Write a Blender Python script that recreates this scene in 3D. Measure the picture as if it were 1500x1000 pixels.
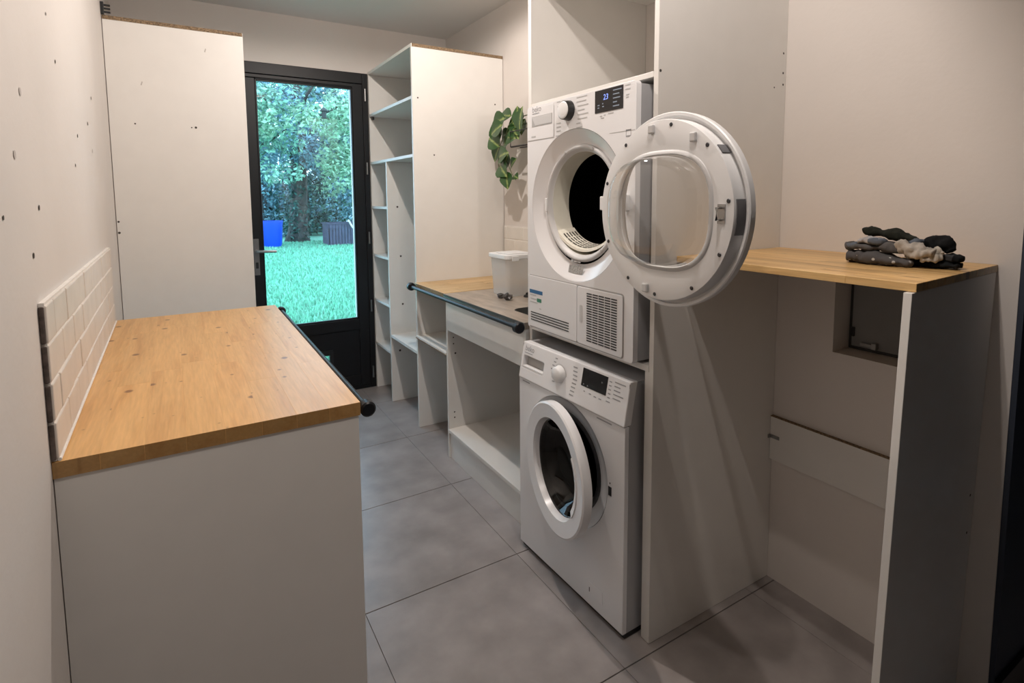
import bpy, bmesh, math, random
import numpy as np
from mathutils import Matrix, Vector, noise
random.seed(7); rng = np.random.default_rng(7)
PI = math.pi
S = bpy.context.scene; COL = S.collection
for o in list(bpy.data.objects): bpy.data.objects.remove(o, do_unlink=True)

# ---------------------------------------------------------------- camera
cam_d = bpy.data.cameras.new('camera'); cam = bpy.data.objects.new('camera', cam_d); COL.objects.link(cam)
YAW, PITCH, ROLL, FPX, CX, CY = -0.5426, -0.0920, -0.0064, 801.85, 753.29, 362.48
fw = Vector((-math.sin(YAW)*math.cos(PITCH), math.cos(YAW)*math.cos(PITCH), math.sin(PITCH)))
rt = Vector((math.cos(YAW), math.sin(YAW), 0)); up = rt.cross(fw)
r2 = math.cos(ROLL)*rt + math.sin(ROLL)*up; u2 = -math.sin(ROLL)*rt + math.cos(ROLL)*up
m = Matrix((r2, u2, -fw)).transposed().to_4x4(); m.translation = (0, 0, 1.4021)
cam.matrix_world = m
cam_d.sensor_width = 36; cam_d.lens = 36*FPX/1500
cam_d.shift_x = (750-CX)/1500; cam_d.shift_y = (CY-500)/1500
cam_d.clip_start = 0.02; cam_d.clip_end = 300
S.camera = cam

# ---------------------------------------------------------------- sky, lamps, exposure
W = bpy.data.worlds.new('sky'); S.world = W; W.use_nodes = True
bg = W.node_tree.nodes['Background']
bg.inputs[0].default_value = (0.46, 0.75, 1.0, 1); bg.inputs[1].default_value = 5.4
S.view_settings.view_transform = 'Standard'; S.view_settings.look = 'None'
S.view_settings.exposure = 0.0; S.view_settings.gamma = 1.0; S.view_settings.use_curve_mapping = False

LAMP = (1.0, 0.895, 0.825)
def downlight(loc, power, aim=(0, 0, -1), size=math.radians(150), soft=0.014, blend=0.5):
    d = bpy.data.lights.new('ceiling_downlight', 'SPOT'); d.energy = power; d.color = LAMP
    d.spot_size = size; d.spot_blend = blend; d.shadow_soft_size = soft
    o = bpy.data.objects.new('ceiling_downlight', d); COL.objects.link(o); o.location = loc
    o.rotation_euler = Vector(aim).to_track_quat('-Z', 'Y').to_euler()
    return o
downlight((0.78, 0.64, 2.575), 27, (0.10, 0.72, -0.70), math.radians(140), blend=.35)
downlight((0.58, 0.58, 2.575), 20, (0.05, 0.72, -0.70), math.radians(140), blend=.35)
downlight((0.78, 2.12, 2.575), 58, size=math.radians(176), blend=.18)

# ---------------------------------------------------------------- materials
MATS = {}
def nd(nt, t, **k):
    n = nt.nodes.new(t)
    for a, v in k.items(): setattr(n, a, v)
    return n
def pmat(name, col, rough=0.5, metal=0.0, spec=0.5, var=0.0, vscale=6.0, bump=0.0, bscale=200.0, stretch=(1, 1, 1), rvar=0.0, coat=0.0):
    if name in MATS: return MATS[name]
    m = bpy.data.materials.new(name); m.use_nodes = True; nt = m.node_tree; b = nt.nodes['Principled BSDF']
    b.inputs['Base Color'].default_value = (*col, 1); b.inputs['Roughness'].default_value = rough
    b.inputs['Metallic'].default_value = metal; b.inputs['Specular IOR Level'].default_value = spec
    b.inputs['Coat Weight'].default_value = coat
    tc = nd(nt, 'ShaderNodeTexCoord'); mp = nd(nt, 'ShaderNodeMapping'); mp.inputs['Scale'].default_value = stretch
    nt.links.new(tc.outputs['Object'], mp.inputs['Vector'])
    if var > 0 or rvar > 0:
        n = nd(nt, 'ShaderNodeTexNoise'); n.inputs['Scale'].default_value = vscale; n.inputs['Detail'].default_value = 6
        nt.links.new(mp.outputs[0], n.inputs['Vector'])
        if var > 0:
            r = nd(nt, 'ShaderNodeMapRange'); r.inputs[1].default_value = .3; r.inputs[2].default_value = .7
            r.inputs[3].default_value = 1-var; r.inputs[4].default_value = 1+var
            nt.links.new(n.outputs[0], r.inputs[0])
            mx = nd(nt, 'ShaderNodeVectorMath', operation='SCALE'); mx.inputs[0].default_value = col
            nt.links.new(r.outputs[0], mx.inputs['Scale']); nt.links.new(mx.outputs[0], b.inputs['Base Color'])
        if rvar > 0:
            r = nd(nt, 'ShaderNodeMapRange'); r.inputs[3].default_value = max(0, rough-rvar); r.inputs[4].default_value = rough+rvar
            nt.links.new(n.outputs[0], r.inputs[0]); nt.links.new(r.outputs[0], b.inputs['Roughness'])
    if bump > 0:
        n = nd(nt, 'ShaderNodeTexNoise'); n.inputs['Scale'].default_value = bscale; n.inputs['Detail'].default_value = 4
        nt.links.new(mp.outputs[0], n.inputs['Vector'])
        bp = nd(nt, 'ShaderNodeBump'); bp.inputs['Strength'].default_value = bump; bp.inputs['Distance'].default_value = 0.002
        nt.links.new(n.outputs[0], bp.inputs['Height']); nt.links.new(bp.outputs[0], b.inputs['Normal'])
    MATS[name] = m; return m

def wood(name, light, mid, dark, grain=(38, 2.2, 38), knots=0.0, rough=0.38, objvar=0.12, kscale=(7, 2.6, 7), endgrain=.55):
    if name in MATS: return MATS[name]
    m = bpy.data.materials.new(name); m.use_nodes = True; nt = m.node_tree; b = nt.nodes['Principled BSDF']; L = nt.links.new
    tc = nd(nt, 'ShaderNodeTexCoord'); oi = nd(nt, 'ShaderNodeObjectInfo')
    off = nd(nt, 'ShaderNodeVectorMath', operation='SCALE'); off.inputs[0].default_value = (3.1, 7.7, 5.3); L(oi.outputs['Random'], off.inputs['Scale'])
    ad = nd(nt, 'ShaderNodeVectorMath', operation='ADD'); L(tc.outputs['Object'], ad.inputs[0]); L(off.outputs[0], ad.inputs[1])
    mp = nd(nt, 'ShaderNodeMapping'); mp.inputs['Scale'].default_value = grain; L(ad.outputs[0], mp.inputs[0])
    n1 = nd(nt, 'ShaderNodeTexNoise'); n1.inputs['Scale'].default_value = 1.0; n1.inputs['Detail'].default_value = 5; n1.inputs['Distortion'].default_value = 0.6; L(mp.outputs[0], n1.inputs['Vector'])
    cr = nd(nt, 'ShaderNodeValToRGB'); e = cr.color_ramp.elements
    e[0].position = .30; e[0].color = (*dark, 1); e[1].position = .72; e[1].color = (*light, 1); k = e.new(.48); k.color = (*mid, 1)
    L(n1.outputs[0], cr.inputs[0]); out = cr.outputs[0]
    mp3 = nd(nt, 'ShaderNodeMapping'); mp3.inputs['Scale'].default_value = tuple(g*6 for g in grain); L(ad.outputs[0], mp3.inputs[0])
    n3 = nd(nt, 'ShaderNodeTexNoise'); n3.inputs['Scale'].default_value = 1.0; n3.inputs['Detail'].default_value = 3; L(mp3.outputs[0], n3.inputs['Vector'])
    r3 = nd(nt, 'ShaderNodeMapRange'); r3.inputs[1].default_value = .3; r3.inputs[2].default_value = .7; r3.inputs[3].default_value = .90; r3.inputs[4].default_value = 1.06; L(n3.outputs[0], r3.inputs[0])
    s3 = nd(nt, 'ShaderNodeVectorMath', operation='SCALE'); L(out, s3.inputs[0]); L(r3.outputs[0], s3.inputs['Scale']); out = s3.outputs[0]
    if knots > 0:
        mp2 = nd(nt, 'ShaderNodeMapping'); mp2.inputs['Scale'].default_value = kscale; L(ad.outputs[0], mp2.inputs[0])
        v = nd(nt, 'ShaderNodeTexVoronoi'); v.voronoi_dimensions = '2D'; v.inputs['Scale'].default_value = 1.0; L(mp2.outputs[0], v.inputs['Vector'])
        sx = nd(nt, 'ShaderNodeSeparateXYZ'); L(v.outputs['Color'], sx.inputs[0])
        sz = nd(nt, 'ShaderNodeMapRange'); sz.inputs[1].default_value = 1-knots; sz.inputs[2].default_value = 1; sz.inputs[3].default_value = 0; sz.inputs[4].default_value = .085; L(sx.outputs[0], sz.inputs[0])
        df = nd(nt, 'ShaderNodeMath', operation='SUBTRACT'); L(sz.outputs[0], df.inputs[0]); L(v.outputs['Distance'], df.inputs[1])
        ms = nd(nt, 'ShaderNodeMapRange'); ms.inputs[1].default_value = -.035; ms.inputs[2].default_value = .015; ms.inputs[3].default_value = 0; ms.inputs[4].default_value = .85; L(df.outputs[0], ms.inputs[0])
        mx = nd(nt, 'ShaderNodeMix', data_type='RGBA'); L(ms.outputs[0], mx.inputs[0]); L(out, mx.inputs[6]); mx.inputs[7].default_value = (dark[0]*.30, dark[1]*.22, dark[2]*.18, 1); out = mx.outputs[2]
    rr = nd(nt, 'ShaderNodeMapRange'); rr.inputs[3].default_value = 1-objvar; rr.inputs[4].default_value = 1+objvar; L(oi.outputs['Random'], rr.inputs[0])
    sc = nd(nt, 'ShaderNodeVectorMath', operation='SCALE'); L(out, sc.inputs[0]); L(rr.outputs[0], sc.inputs['Scale']); L(sc.outputs[0], b.inputs['Base Color'])
    sn = nd(nt, 'ShaderNodeSeparateXYZ'); L(tc.outputs['Normal'], sn.inputs[0]); an = nd(nt, 'ShaderNodeMath', operation='ABSOLUTE'); L(sn.outputs[1 if grain[1] < grain[0] else 0], an.inputs[0])
    er = nd(nt, 'ShaderNodeMapRange'); er.inputs[1].default_value = .75; er.inputs[2].default_value = .95; er.inputs[3].default_value = 1.0; er.inputs[4].default_value = endgrain; L(an.outputs[0], er.inputs[0])
    se_ = nd(nt, 'ShaderNodeVectorMath', operation='SCALE'); L(sc.outputs[0], se_.inputs[0]); L(er.outputs[0], se_.inputs['Scale']); L(se_.outputs[0], b.inputs['Base Color'])
    b.inputs['Roughness'].default_value = rough
    bp = nd(nt, 'ShaderNodeBump'); bp.inputs['Strength'].default_value = .08; bp.inputs['Distance'].default_value = .002; L(n3.outputs[0], bp.inputs['Height']); L(bp.outputs[0], b.inputs['Normal'])
    MATS[name] = m; return m

def clear(name, gloss=0.06, tint=(1, 1, 1), rough=0.0, edge=0.5):
    m = bpy.data.materials.new(name); m.use_nodes = True; nt = m.node_tree; L = nt.links.new
    nt.nodes.remove(nt.nodes['Principled BSDF']); out = nt.nodes['Material Output']
    t = nd(nt, 'ShaderNodeBsdfTransparent'); t.inputs[0].default_value = (*tint, 1)
    g = nd(nt, 'ShaderNodeBsdfGlossy'); g.inputs['Roughness'].default_value = rough; g.inputs[0].default_value = (.95, .95, .95, 1)
    lw = nd(nt, 'ShaderNodeLayerWeight'); lw.inputs[0].default_value = .5
    pw = nd(nt, 'ShaderNodeMath', operation='POWER'); L(lw.outputs['Facing'], pw.inputs[0]); pw.inputs[1].default_value = 3.0
    mr = nd(nt, 'ShaderNodeMapRange'); mr.inputs[3].default_value = gloss; mr.inputs[4].default_value = edge; L(pw.outputs[0], mr.inputs[0])
    mx = nd(nt, 'ShaderNodeMixShader'); L(mr.outputs[0], mx.inputs[0]); L(t.outputs[0], mx.inputs[1]); L(g.outputs[0], mx.inputs[2]); L(mx.outputs[0], out.inputs[0])
    MATS[name] = m; return m
def emit(name, col, st):
    m = bpy.data.materials.new(name); m.use_nodes = True; b = m.node_tree.nodes['Principled BSDF']
    b.inputs['Base Color'].default_value = (0, 0, 0, 1); b.inputs['Emission Color'].default_value = (*col, 1); b.inputs['Emission Strength'].default_value = st
    MATS[name] = m; return m
def leafmat(name, col, var=.35, rough=.5, trans=.25):
    m = bpy.data.materials.new(name); m.use_nodes = True; nt = m.node_tree; b = nt.nodes['Principled BSDF']; L = nt.links.new
    g = nd(nt, 'ShaderNodeNewGeometry'); r = nd(nt, 'ShaderNodeMapRange'); r.inputs[3].default_value = 1-var; r.inputs[4].default_value = 1+var
    L(g.outputs['Random Per Island'], r.inputs[0]); s = nd(nt, 'ShaderNodeVectorMath', operation='SCALE'); s.inputs[0].default_value = col
    L(r.outputs[0], s.inputs['Scale']); L(s.outputs[0], b.inputs['Base Color']); b.inputs['Roughness'].default_value = rough
    tr = nd(nt, 'ShaderNodeBsdfTranslucent'); L(s.outputs[0], tr.inputs[0]); mx = nd(nt, 'ShaderNodeMixShader'); mx.inputs[0].default_value = trans
    L(b.outputs[0], mx.inputs[1]); L(tr.outputs[0], mx.inputs[2]); L(mx.outputs[0], nt.nodes['Material Output'].inputs[0])
    MATS[name] = m; return m

wall_m = pmat('warm_white_wall_paint', (.70, .655, .615), .75, var=.03, vscale=3, bump=.25, bscale=55)
ceil_m = pmat('white_ceiling_paint', (.74, .73, .71), .85, var=.02, vscale=2)
navy_m = pmat('dark_blue_wall', (.035, .045, .068), .7, var=.1, vscale=4)  # even dark blue for the return wall and the walls behind the camera
mel_m = pmat('white_melamine', (.74, .72, .685), .38, var=.015, vscale=12)
edge_m = pmat('white_edge_banding', (.84, .83, .80), .35)
chip_m = pmat('raw_chipboard', (.21, .145, .085), .85, var=.75, vscale=150, bump=.5, bscale=300)
black_m = pmat('black_powder_coat', (.012, .013, .015), .42, var=.05, vscale=30)
frame_m = pmat('anthracite_door_frame', (.008, .0085, .010), .45, var=.05, vscale=20, spec=.3)
rail_m = pmat('black_metal_rail', (.010, .011, .014), .38, var=.05, vscale=30, spec=.35)
tile_m = pmat('beige_glazed_tile', (.70, .635, .57), .42, var=.06, vscale=14, bump=.35, bscale=18)
rtile_m = pmat('cream_glazed_tile', (.74, .71, .66), .35, var=.04, vscale=12, bump=.35, bscale=20)
grout_m = pmat('pale_grout', (.78, .745, .70), .9, var=.06, vscale=40)
mortar_m = pmat('dark_tile_adhesive', (.085, .066, .058), .9, var=.5, vscale=60)
floor_m = pmat('grey_concrete_floor_tile', (.300, .272, .262), .36, var=.20, vscale=6.5, rvar=.12, bump=.05, bscale=90)
fgrout_m = pmat('dark_floor_grout', (.16, .145, .14), .9)
pine_m = wood('knotty_pine', (.74, .435, .165), (.69, .39, .138), (.60, .31, .10), grain=(30, 2.0, 30), knots=.62, kscale=(9.5, 7.5, 1), rough=.34, objvar=.05)
oak_m = wood('oiled_oak', (.78, .53, .24), (.70, .44, .18), (.46, .26, .09), grain=(55, 2.4, 40), knots=.10, rough=.36, objvar=.16)
beech_m = wood('light_beech', (.66, .47, .26), (.60, .41, .20), (.45, .28, .12), grain=(2.4, 60, 40), knots=.05, rough=.42, kscale=(2.6, 7, 7))
grey_top_m = pmat('grey_brown_laminate', (.34, .285, .235), .30, var=.26, vscale=9, stretch=(3.5, 1, 1))
steel_m = pmat('brushed_steel', (.34, .335, .33), .34, metal=1.0, var=.05, vscale=40)
dark_m = pmat('shadow_black_rubber', (.016, .016, .017), .6)
white_m = pmat('white_enamel', (.80, .80, .81), .26, spec=.5, var=.008, vscale=8)
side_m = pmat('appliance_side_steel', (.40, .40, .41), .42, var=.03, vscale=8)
plastic_m = pmat('white_plastic', (.80, .80, .80), .40, var=.01, vscale=10)
greyp_m = pmat('light_grey_plastic', (.58, .575, .57), .45, var=.02, vscale=10)
recess_m = pmat('grey_recess_plastic', (.42, .41, .40), .5)
screen_m = pmat('black_glossy_screen', (.006, .006, .008), .12, spec=.6)
print_m = pmat('grey_print', (.34, .34, .35), .6)
wprint_m = emit('white_screen_print', (.75, .80, .9), .30)
blue_led = emit('blue_digits', (.25, .35, 1.0), 1.8)
ivory_m = pmat('ivory_plastic', (.74, .71, .61), .45, var=.03, vscale=20)
drum_m = pmat('unlit_drum_steel', (.012, .012, .013), .38, metal=.8, var=.1, vscale=30)  # near-black colour stands in for the darkness inside the drums
chrome_m = pmat('chrome', (.62, .62, .62), .16, metal=1.0)
glass_m = clear('window_glass', .03, edge=.35)
dglass_m = clear('dryer_door_glass', .04, (.93, .93, .92), edge=.9)
wglass_m = clear('washer_smoked_glass', .03, (.12, .12, .12), edge=.18)
box_m = None

# ---------------------------------------------------------------- mesh helpers
def cat(*gs):
    V, Fc = [], []
    for v, f in gs:
        n = len(V); V += list(v); Fc += [tuple(i+n for i in q) for q in f]
    return V, Fc
def box(x0, x1, y0, y1, z0, z1):
    v = [(x, y, z) for x in (x0, x1) for y in (y0, y1) for z in (z0, z1)]
    return v, [(0, 1, 3, 2), (4, 6, 7, 5), (0, 4, 5, 1), (2, 3, 7, 6), (0, 2, 6, 4), (1, 5, 7, 3)]
def prism(poly, z0, z1):
    n = len(poly); v = [(x, y, z0) for x, y in poly]+[(x, y, z1) for x, y in poly]
    return v, [tuple(range(n))[::-1], tuple(range(n, 2*n))]+[(i, (i+1) % n, n+(i+1) % n, n+i) for i in range(n)]
def xprism(poly, x0, x1):      # polygon in (y,z), extruded along x
    n = len(poly); v = [(x0, y, z) for y, z in poly]+[(x1, y, z) for y, z in poly]
    return v, [tuple(range(n)), tuple(range(n, 2*n))[::-1]]+[(i, n+i, n+(i+1) % n, (i+1) % n) for i in range(n)]
def lathe(prof, cy=0, cz=0, n=56, rf=None, a0=0, a1=2*PI, closed=False):   # prof: (x, r); axis along x
    full = abs(a1-a0-2*PI) < 1e-6; k = n if full else n+1; v = []; f = []
    for x, r in prof:
        for i in range(k):
            a = a0+(a1-a0)*i/n; q = r*(rf(a) if rf else 1); v.append((x, cy+q*math.cos(a), cz+q*math.sin(a)))
    P = len(prof)
    for j in range(P if closed else P-1):
        for i in range(n):
            a, b = i, (i+1) % k; j2 = (j+1) % P
            f.append((j*k+a, j*k+b, j2*k+b, j2*k+a))
    if not full and closed:
        f.append(tuple(j*k for j in range(P))); f.append(tuple(j*k+n for j in range(P))[::-1])
    return v, f
def tube(path, r, n=10, cap=True):
    path = [Vector(q) for q in path]; v = []; f = []
    rs = r if isinstance(r, (list, tuple)) else [r]*len(path)
    up0 = Vector((0, 0, 1))
    for i, q in enumerate(path):
        t = (path[min(i+1, len(path)-1)]-path[max(i-1, 0)]).normalized()
        a = t.cross(up0 if abs(t.z) < .95 else Vector((1, 0, 0))).normalized(); b = t.cross(a)
        for k in range(n):
            w = 2*PI*k/n; v.append(tuple(q+(a*math.cos(w)+b*math.sin(w))*rs[i]))
    for i in range(len(path)-1):
        for k in range(n):
            f.append((i*n+k, i*n+(k+1) % n, (i+1)*n+(k+1) % n, (i+1)*n+k))
    if cap: f += [tuple(range(n))[::-1], tuple((len(path)-1)*n+k for k in range(n))]
    return v, f
def holed(outer, hole, d0, d1, axis='x'):
    """plate with a hole: outlines in two coordinates, thickness d0..d1 along the axis"""
    bm = bmesh.new(); E = []
    for loop in (outer, hole):
        vs = [bm.verts.new((a, b, 0)) for a, b in loop]
        E += [bm.edges.new((vs[i], vs[(i+1) % len(vs)])) for i in range(len(vs))]
    bmesh.ops.triangle_fill(bm, edges=E, use_beauty=True)
    bm.verts.ensure_lookup_table(); bm.faces.ensure_lookup_table(); bm.verts.index_update()
    P = [(v.co.x, v.co.y) for v in bm.verts]; F = [tuple(v.index for v in f.verts) for f in bm.faces]; bm.free()
    mk = (lambda a, b, d: (d, a, b)) if axis == 'x' else ((lambda a, b, d: (a, b, d)) if axis == 'z' else (lambda a, b, d: (a, d, b)))
    n = len(P); V = [mk(a, b, d0) for a, b in P]+[mk(a, b, d1) for a, b in P]
    Fc = list(F)+[tuple(i+n for i in f[::-1]) for f in F]; s = 0
    for loop in (outer, hole):
        k = len(loop); Fc += [(s+i, s+(i+1) % k, n+s+(i+1) % k, n+s+i) for i in range(k)]; s += k
    return V, Fc
def circle(cy, cz, r, n=56): return [(cy+r*math.cos(2*PI*i/n), cz+r*math.sin(2*PI*i/n)) for i in range(n)]
def rrect(a0, a1, b0, b1, r, n=5):
    o = []
    for cx, cy, s in ((a1-r, b1-r, 0), (a0+r, b1-r, 1), (a0+r, b0+r, 2), (a1-r, b0+r, 3)):
        for i in range(n+1):
            w = PI/2*(s+i/n); o.append((cx+r*math.cos(w), cy+r*math.sin(w)))
    return o
def mesh_obj(name, geo, mat, parent=None, off=(0, 0, 0), smooth=False, bevel=0.0, seg=2, auto=None):
    v, f = geo; me = bpy.data.meshes.new(name)
    me.from_pydata([(a-off[0], b-off[1], c-off[2]) for a, b, c in v], [], f); me.validate(); me.update()
    bm = bmesh.new(); bm.from_mesh(me); bmesh.ops.recalc_face_normals(bm, faces=bm.faces); bm.to_mesh(me); bm.free()
    me.materials.append(mat)
    o = bpy.data.objects.new(name, me); COL.objects.link(o)
    if parent is not None: o.parent = parent
    if smooth:
        me.polygons.foreach_set('use_smooth', [True]*len(me.polygons))
        if auto is not None: me.set_sharp_from_angle(angle=math.radians(auto))
    if bevel > 0:
        b = o.modifiers.new('bevel', 'BEVEL'); b.width = bevel; b.segments = seg; b.limit_method = 'ANGLE'; b.angle_limit = math.radians(40)
    return o
def stuffed(o): o['kind'] = 'stuff'; return o
def tag(o, label, cat_, group=None):
    o['label'] = label; o['category'] = cat_
    if group: o['group'] = group
    return o
class Thing:
    """an Empty at the thing's base; parts are given in world coordinates unless local"""
    def __init__(s, name, loc, label=None, cat_=None, group=None, local=False, rot=(0, 0, 0), kind=None):
        s.o = bpy.data.objects.new(name, None); COL.objects.link(s.o); s.o.location = loc; s.o.rotation_euler = rot
        s.o.empty_display_size = .05
        s.off = (0, 0, 0) if local else tuple(loc)
        if label: s.o['label'] = label
        if cat_: s.o['category'] = cat_
        if group: s.o['group'] = group
        if kind: s.o['kind'] = kind
    def add(s, name, geo, mat, parent=None, **k):
        return mesh_obj(name, geo, mat, parent or s.o, s.off, **k)
def single(name, geo, mat, label, cat_, group=None, **k):
    v = geo[0]; xs = [q[0] for q in v]; ys = [q[1] for q in v]; zs = [q[2] for q in v]
    loc = ((min(xs)+max(xs))/2, (min(ys)+max(ys))/2, min(zs))
    o = mesh_obj(name, geo, mat, None, loc, **k); o.location = loc
    return tag(o, label, cat_, group)
def struct(name, geo, mat, **k):
    o = mesh_obj(name, geo, mat, **k); o['kind'] = 'structure'; return o
def text_geo(body, size, x, y0, z0, shear=0.0, depth=.0006):
    """lettering on a face that looks towards -x; y0 is the left end"""
    c = bpy.data.curves.new('lettering', 'FONT'); c.body = body; c.size = size; c.shear = shear; c.resolution_u = 3
    t = bpy.data.objects.new('lettering', c); COL.objects.link(t); bpy.context.view_layer.update()
    dg = bpy.context.evaluated_depsgraph_get(); me = bpy.data.meshes.new_from_object(t.evaluated_get(dg))
    v = [(x, y0-q.co.x, z0+q.co.y) for q in me.vertices]; f = [tuple(pg.vertices) for pg in me.polygons]
    bpy.data.objects.remove(t); bpy.data.curves.remove(c); bpy.data.meshes.remove(me)
    n = len(v); F2 = list(f)
    return v, F2

XL0, XLS = -.2160, -.0217             # left wall runs very slightly askew: x = XL0 + XLS*y
def xl(y): return XL0+XLS*y
XR, YB, ZC = 1.782, 3.951, 2.60
YN = -1.6; XF = 3.2; YJ = .508

# ---------------------------------------------------------------- room shell
floor = struct('floor', box(-.6, XF, YN, 4.20, -.06, -.004), fgrout_m)
tx0, ty0, TX, TY, g = .456-1.2, 1.127-.62*4, .60, .62, .0018
for i in range(8):
    for j in range(9):
        x0, x1 = tx0+i*TX+.0007, tx0+(i+1)*TX-.0007; y0, y1 = ty0+j*TY+g, ty0+(j+1)*TY-g
        x1 = min(x1, XF-.002); y1 = min(y1, YB-.0005); y0 = max(y0, YN)
        if x1-x0 < .03 or y1-y0 < .03: continue
        if x0 > XR+.02 and y0 > YJ+.02: continue
        mesh_obj('tile', box(x0, x1, y0, y1, -.004, 0), floor_m, floor, bevel=.0008, seg=1)
struct('ceiling', box(-.6, XF+.1, YN-.1, 4.20, ZC, ZC+.08), ceil_m)
wl = struct('wall_left', prism([(xl(YN), YN), (xl(4.20), 4.20), (xl(4.20)-.12, 4.20), (xl(YN)-.12, YN)], 0, ZC), wall_m)
# right wall with the niche cut out, ending in an outside corner
NY0, NY1, NZ0, NZ1 = .62, .957, .895, 1.185
wr = struct('wall_right', cat(holed([(YJ, 0), (4.20, 0), (4.20, ZC), (YJ, ZC)], [(NY0, NZ0), (NY1, NZ0), (NY1, NZ1), (NY0, NZ1)], XR, XR+.11),
            box(XR+.11, XR+.14, YJ, 4.20, 0, ZC)), wall_m)
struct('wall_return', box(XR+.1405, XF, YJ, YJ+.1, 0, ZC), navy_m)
struct('trim_1', box(XR+.0005, XF, YJ-.0125, YJ-.0005, 0, ZC), navy_m)  # thin dark blue sheet across the whole return face
struct('baseboard_return', box(XR+.001, XF, YJ-.025, YJ-.013, 0, .112), pmat('black_baseboard', (.012, .012, .014), .5))
struct('wall_near', box(-.6, XF, YN-.1, YN, 0, ZC), navy_m)  # unseen wall, coloured dark to hold bounced light down
struct('wall_far_right', box(XF, XF+.1, YN, YJ+.1, 0, ZC), navy_m)  # unseen as well, dark for the same low bounce
# back wall with the door opening
DX0, DX1, DZ = .322, 1.171, 2.279
back_pts = holed([(-.6, -.12), (XR+.14, -.12), (XR+.14, ZC), (-.6, ZC)], [(DX0, -.06), (DX1, -.06), (DX1, DZ), (DX0, DZ)], YB, YB+.075, axis='y')
struct('wall_back', cat(back_pts, holed([(-.6, -.12), (XR+.14, -.12), (XR+.14, ZC), (-.6, ZC)], [(.38, -.05), (1.10, -.05), (1.10, 2.215), (.38, 2.215)], YB+.075, 4.20, axis='y')), wall_m)

# drill holes and filler marks on the left wall
hole_m = pmat('drill_hole_dark', (.06, .052, .046), .9)
for y, z, r in [(2.033, 1.921, .005), (2.136, 1.812, .006), (3.088, 1.85, .008), (2.877, 1.715, .008), (2.52, 1.631, .007), (2.404, 1.52, .006), (1.702, 1.384, .007),
                (1.356, 1.37, .005), (1.594, 1.279, .007)]:
    y, z, r = y*.84, 1.402+(z-1.402)*.84, r*.84
    v, f = lathe([(xl(y)+.0012, r), (xl(y)+.0012, 0.0001)], y, z, 10); v = [(a, y+(b-y)*1.1, c) for a, b, c in v]
    mesh_obj('drill_hole', (v, f), hole_m, wl)
for y, z in [(1.495, 1.495), (2.98, 1.611), (1.601, 1.638)]:
    y, z = y*.84, 1.402+(z-1.402)*.84
    mesh_obj('filler_mark', lathe([(xl(y)+.0012, .008), (xl(y)+.0012, .0001)], y, z, 9), pmat('filler_grey', (.52, .48, .45), .9), wl)

# wall tiles left
def tile_band(wall, face, y0, y1, z0, rows, rh, tw, first, mat, thick, joint=.0035):
    k = 0
    for r in range(rows):
        st = first-(0 if r % 2 == 0 else tw*.5); ys = [y0]
        y = st
        while y < y1-.01:
            if y > y0+.012: ys.append(y)
            y += tw
        ys.append(y1); zt = z0-r*rh
        for a, b in zip(ys[:-1], ys[1:]):
            j = random.uniform(-.0012, .0012)
            yy0, yy1 = a+joint/2, b-joint/2; xa0, xa1 = face(yy0)+j, face(yy1)+j; s = 1 if thick > 0 else -1
            v = [(face(yy0)-thick*.95, yy0, zt-rh+joint/2), (face(yy1)-thick*.95, yy1, zt-rh+joint/2), (face(yy1)-thick*.95, yy1, zt-joint/2), (face(yy0)-thick*.95, yy0, zt-joint/2),
                 (xa0, yy0, zt-rh+joint/2), (xa1, yy1, zt-rh+joint/2), (xa1, yy1, zt-joint/2), (xa0, yy0, zt-joint/2)]
            mesh_obj('tile', (v, [(0, 1, 2, 3), (4, 5, 6, 7), (0, 1, 5, 4), (1, 2, 6, 5), (2, 3, 7, 6), (3, 0, 4, 7)]), mat, wall, bevel=.0035, seg=2)
tile_band(wl, lambda y: xl(y)+.013, 1.3357, 2.772, 1.2046, 4, .0767, .1613, 1.4213, tile_m, .012)
v = [(xl(1.338)+.0005, 1.338, .8965), (xl(2.772)+.0005, 2.772, .8965), (xl(2.772)+.0095, 2.772, .8965), (xl(1.338)+.0095, 1.338, .8965)]
gv = v+[(a, b, 1.2075) for a, b, c in v]
mesh_obj('grout', (gv, [(0, 1, 2, 3), (4, 5, 6, 7), (0, 1, 5, 4), (1, 2, 6, 5), (2, 3, 7, 6), (3, 0, 4, 7)]), grout_m, wl)
# dark adhesive on the raw near end of the band, and the silicone bead along the worktop
for r_ in range(4):
    zt = 1.2046-.0767*r_
    mesh_obj('tile_adhesive', prism([(xl(1.333)+.0006, 1.3315), (xl(1.333)+.0080, 1.3315), (xl(1.333)+.0100, 1.3362), (xl(1.333)+.0006, 1.3362)], zt-.0755, zt-.0035), mortar_m, wl, bevel=.003)
mesh_obj('silicone_bead', tube([(xl(1.338)+.0135, 1.338, .8985), (xl(2.772)+.0135, 2.772, .8985)], .0035, 8), grout_m, wl)
# wall tiles above the sink
tile_band(wr, lambda y: XR-.010, 1.90, 3.068, 1.216, 4, .0805, .20, 2.03, rtile_m, -.0095)
mesh_obj('grout', box(XR-.0075, XR-.0005, 1.90, 3.068, .896, 1.22), grout_m, wr)

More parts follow.
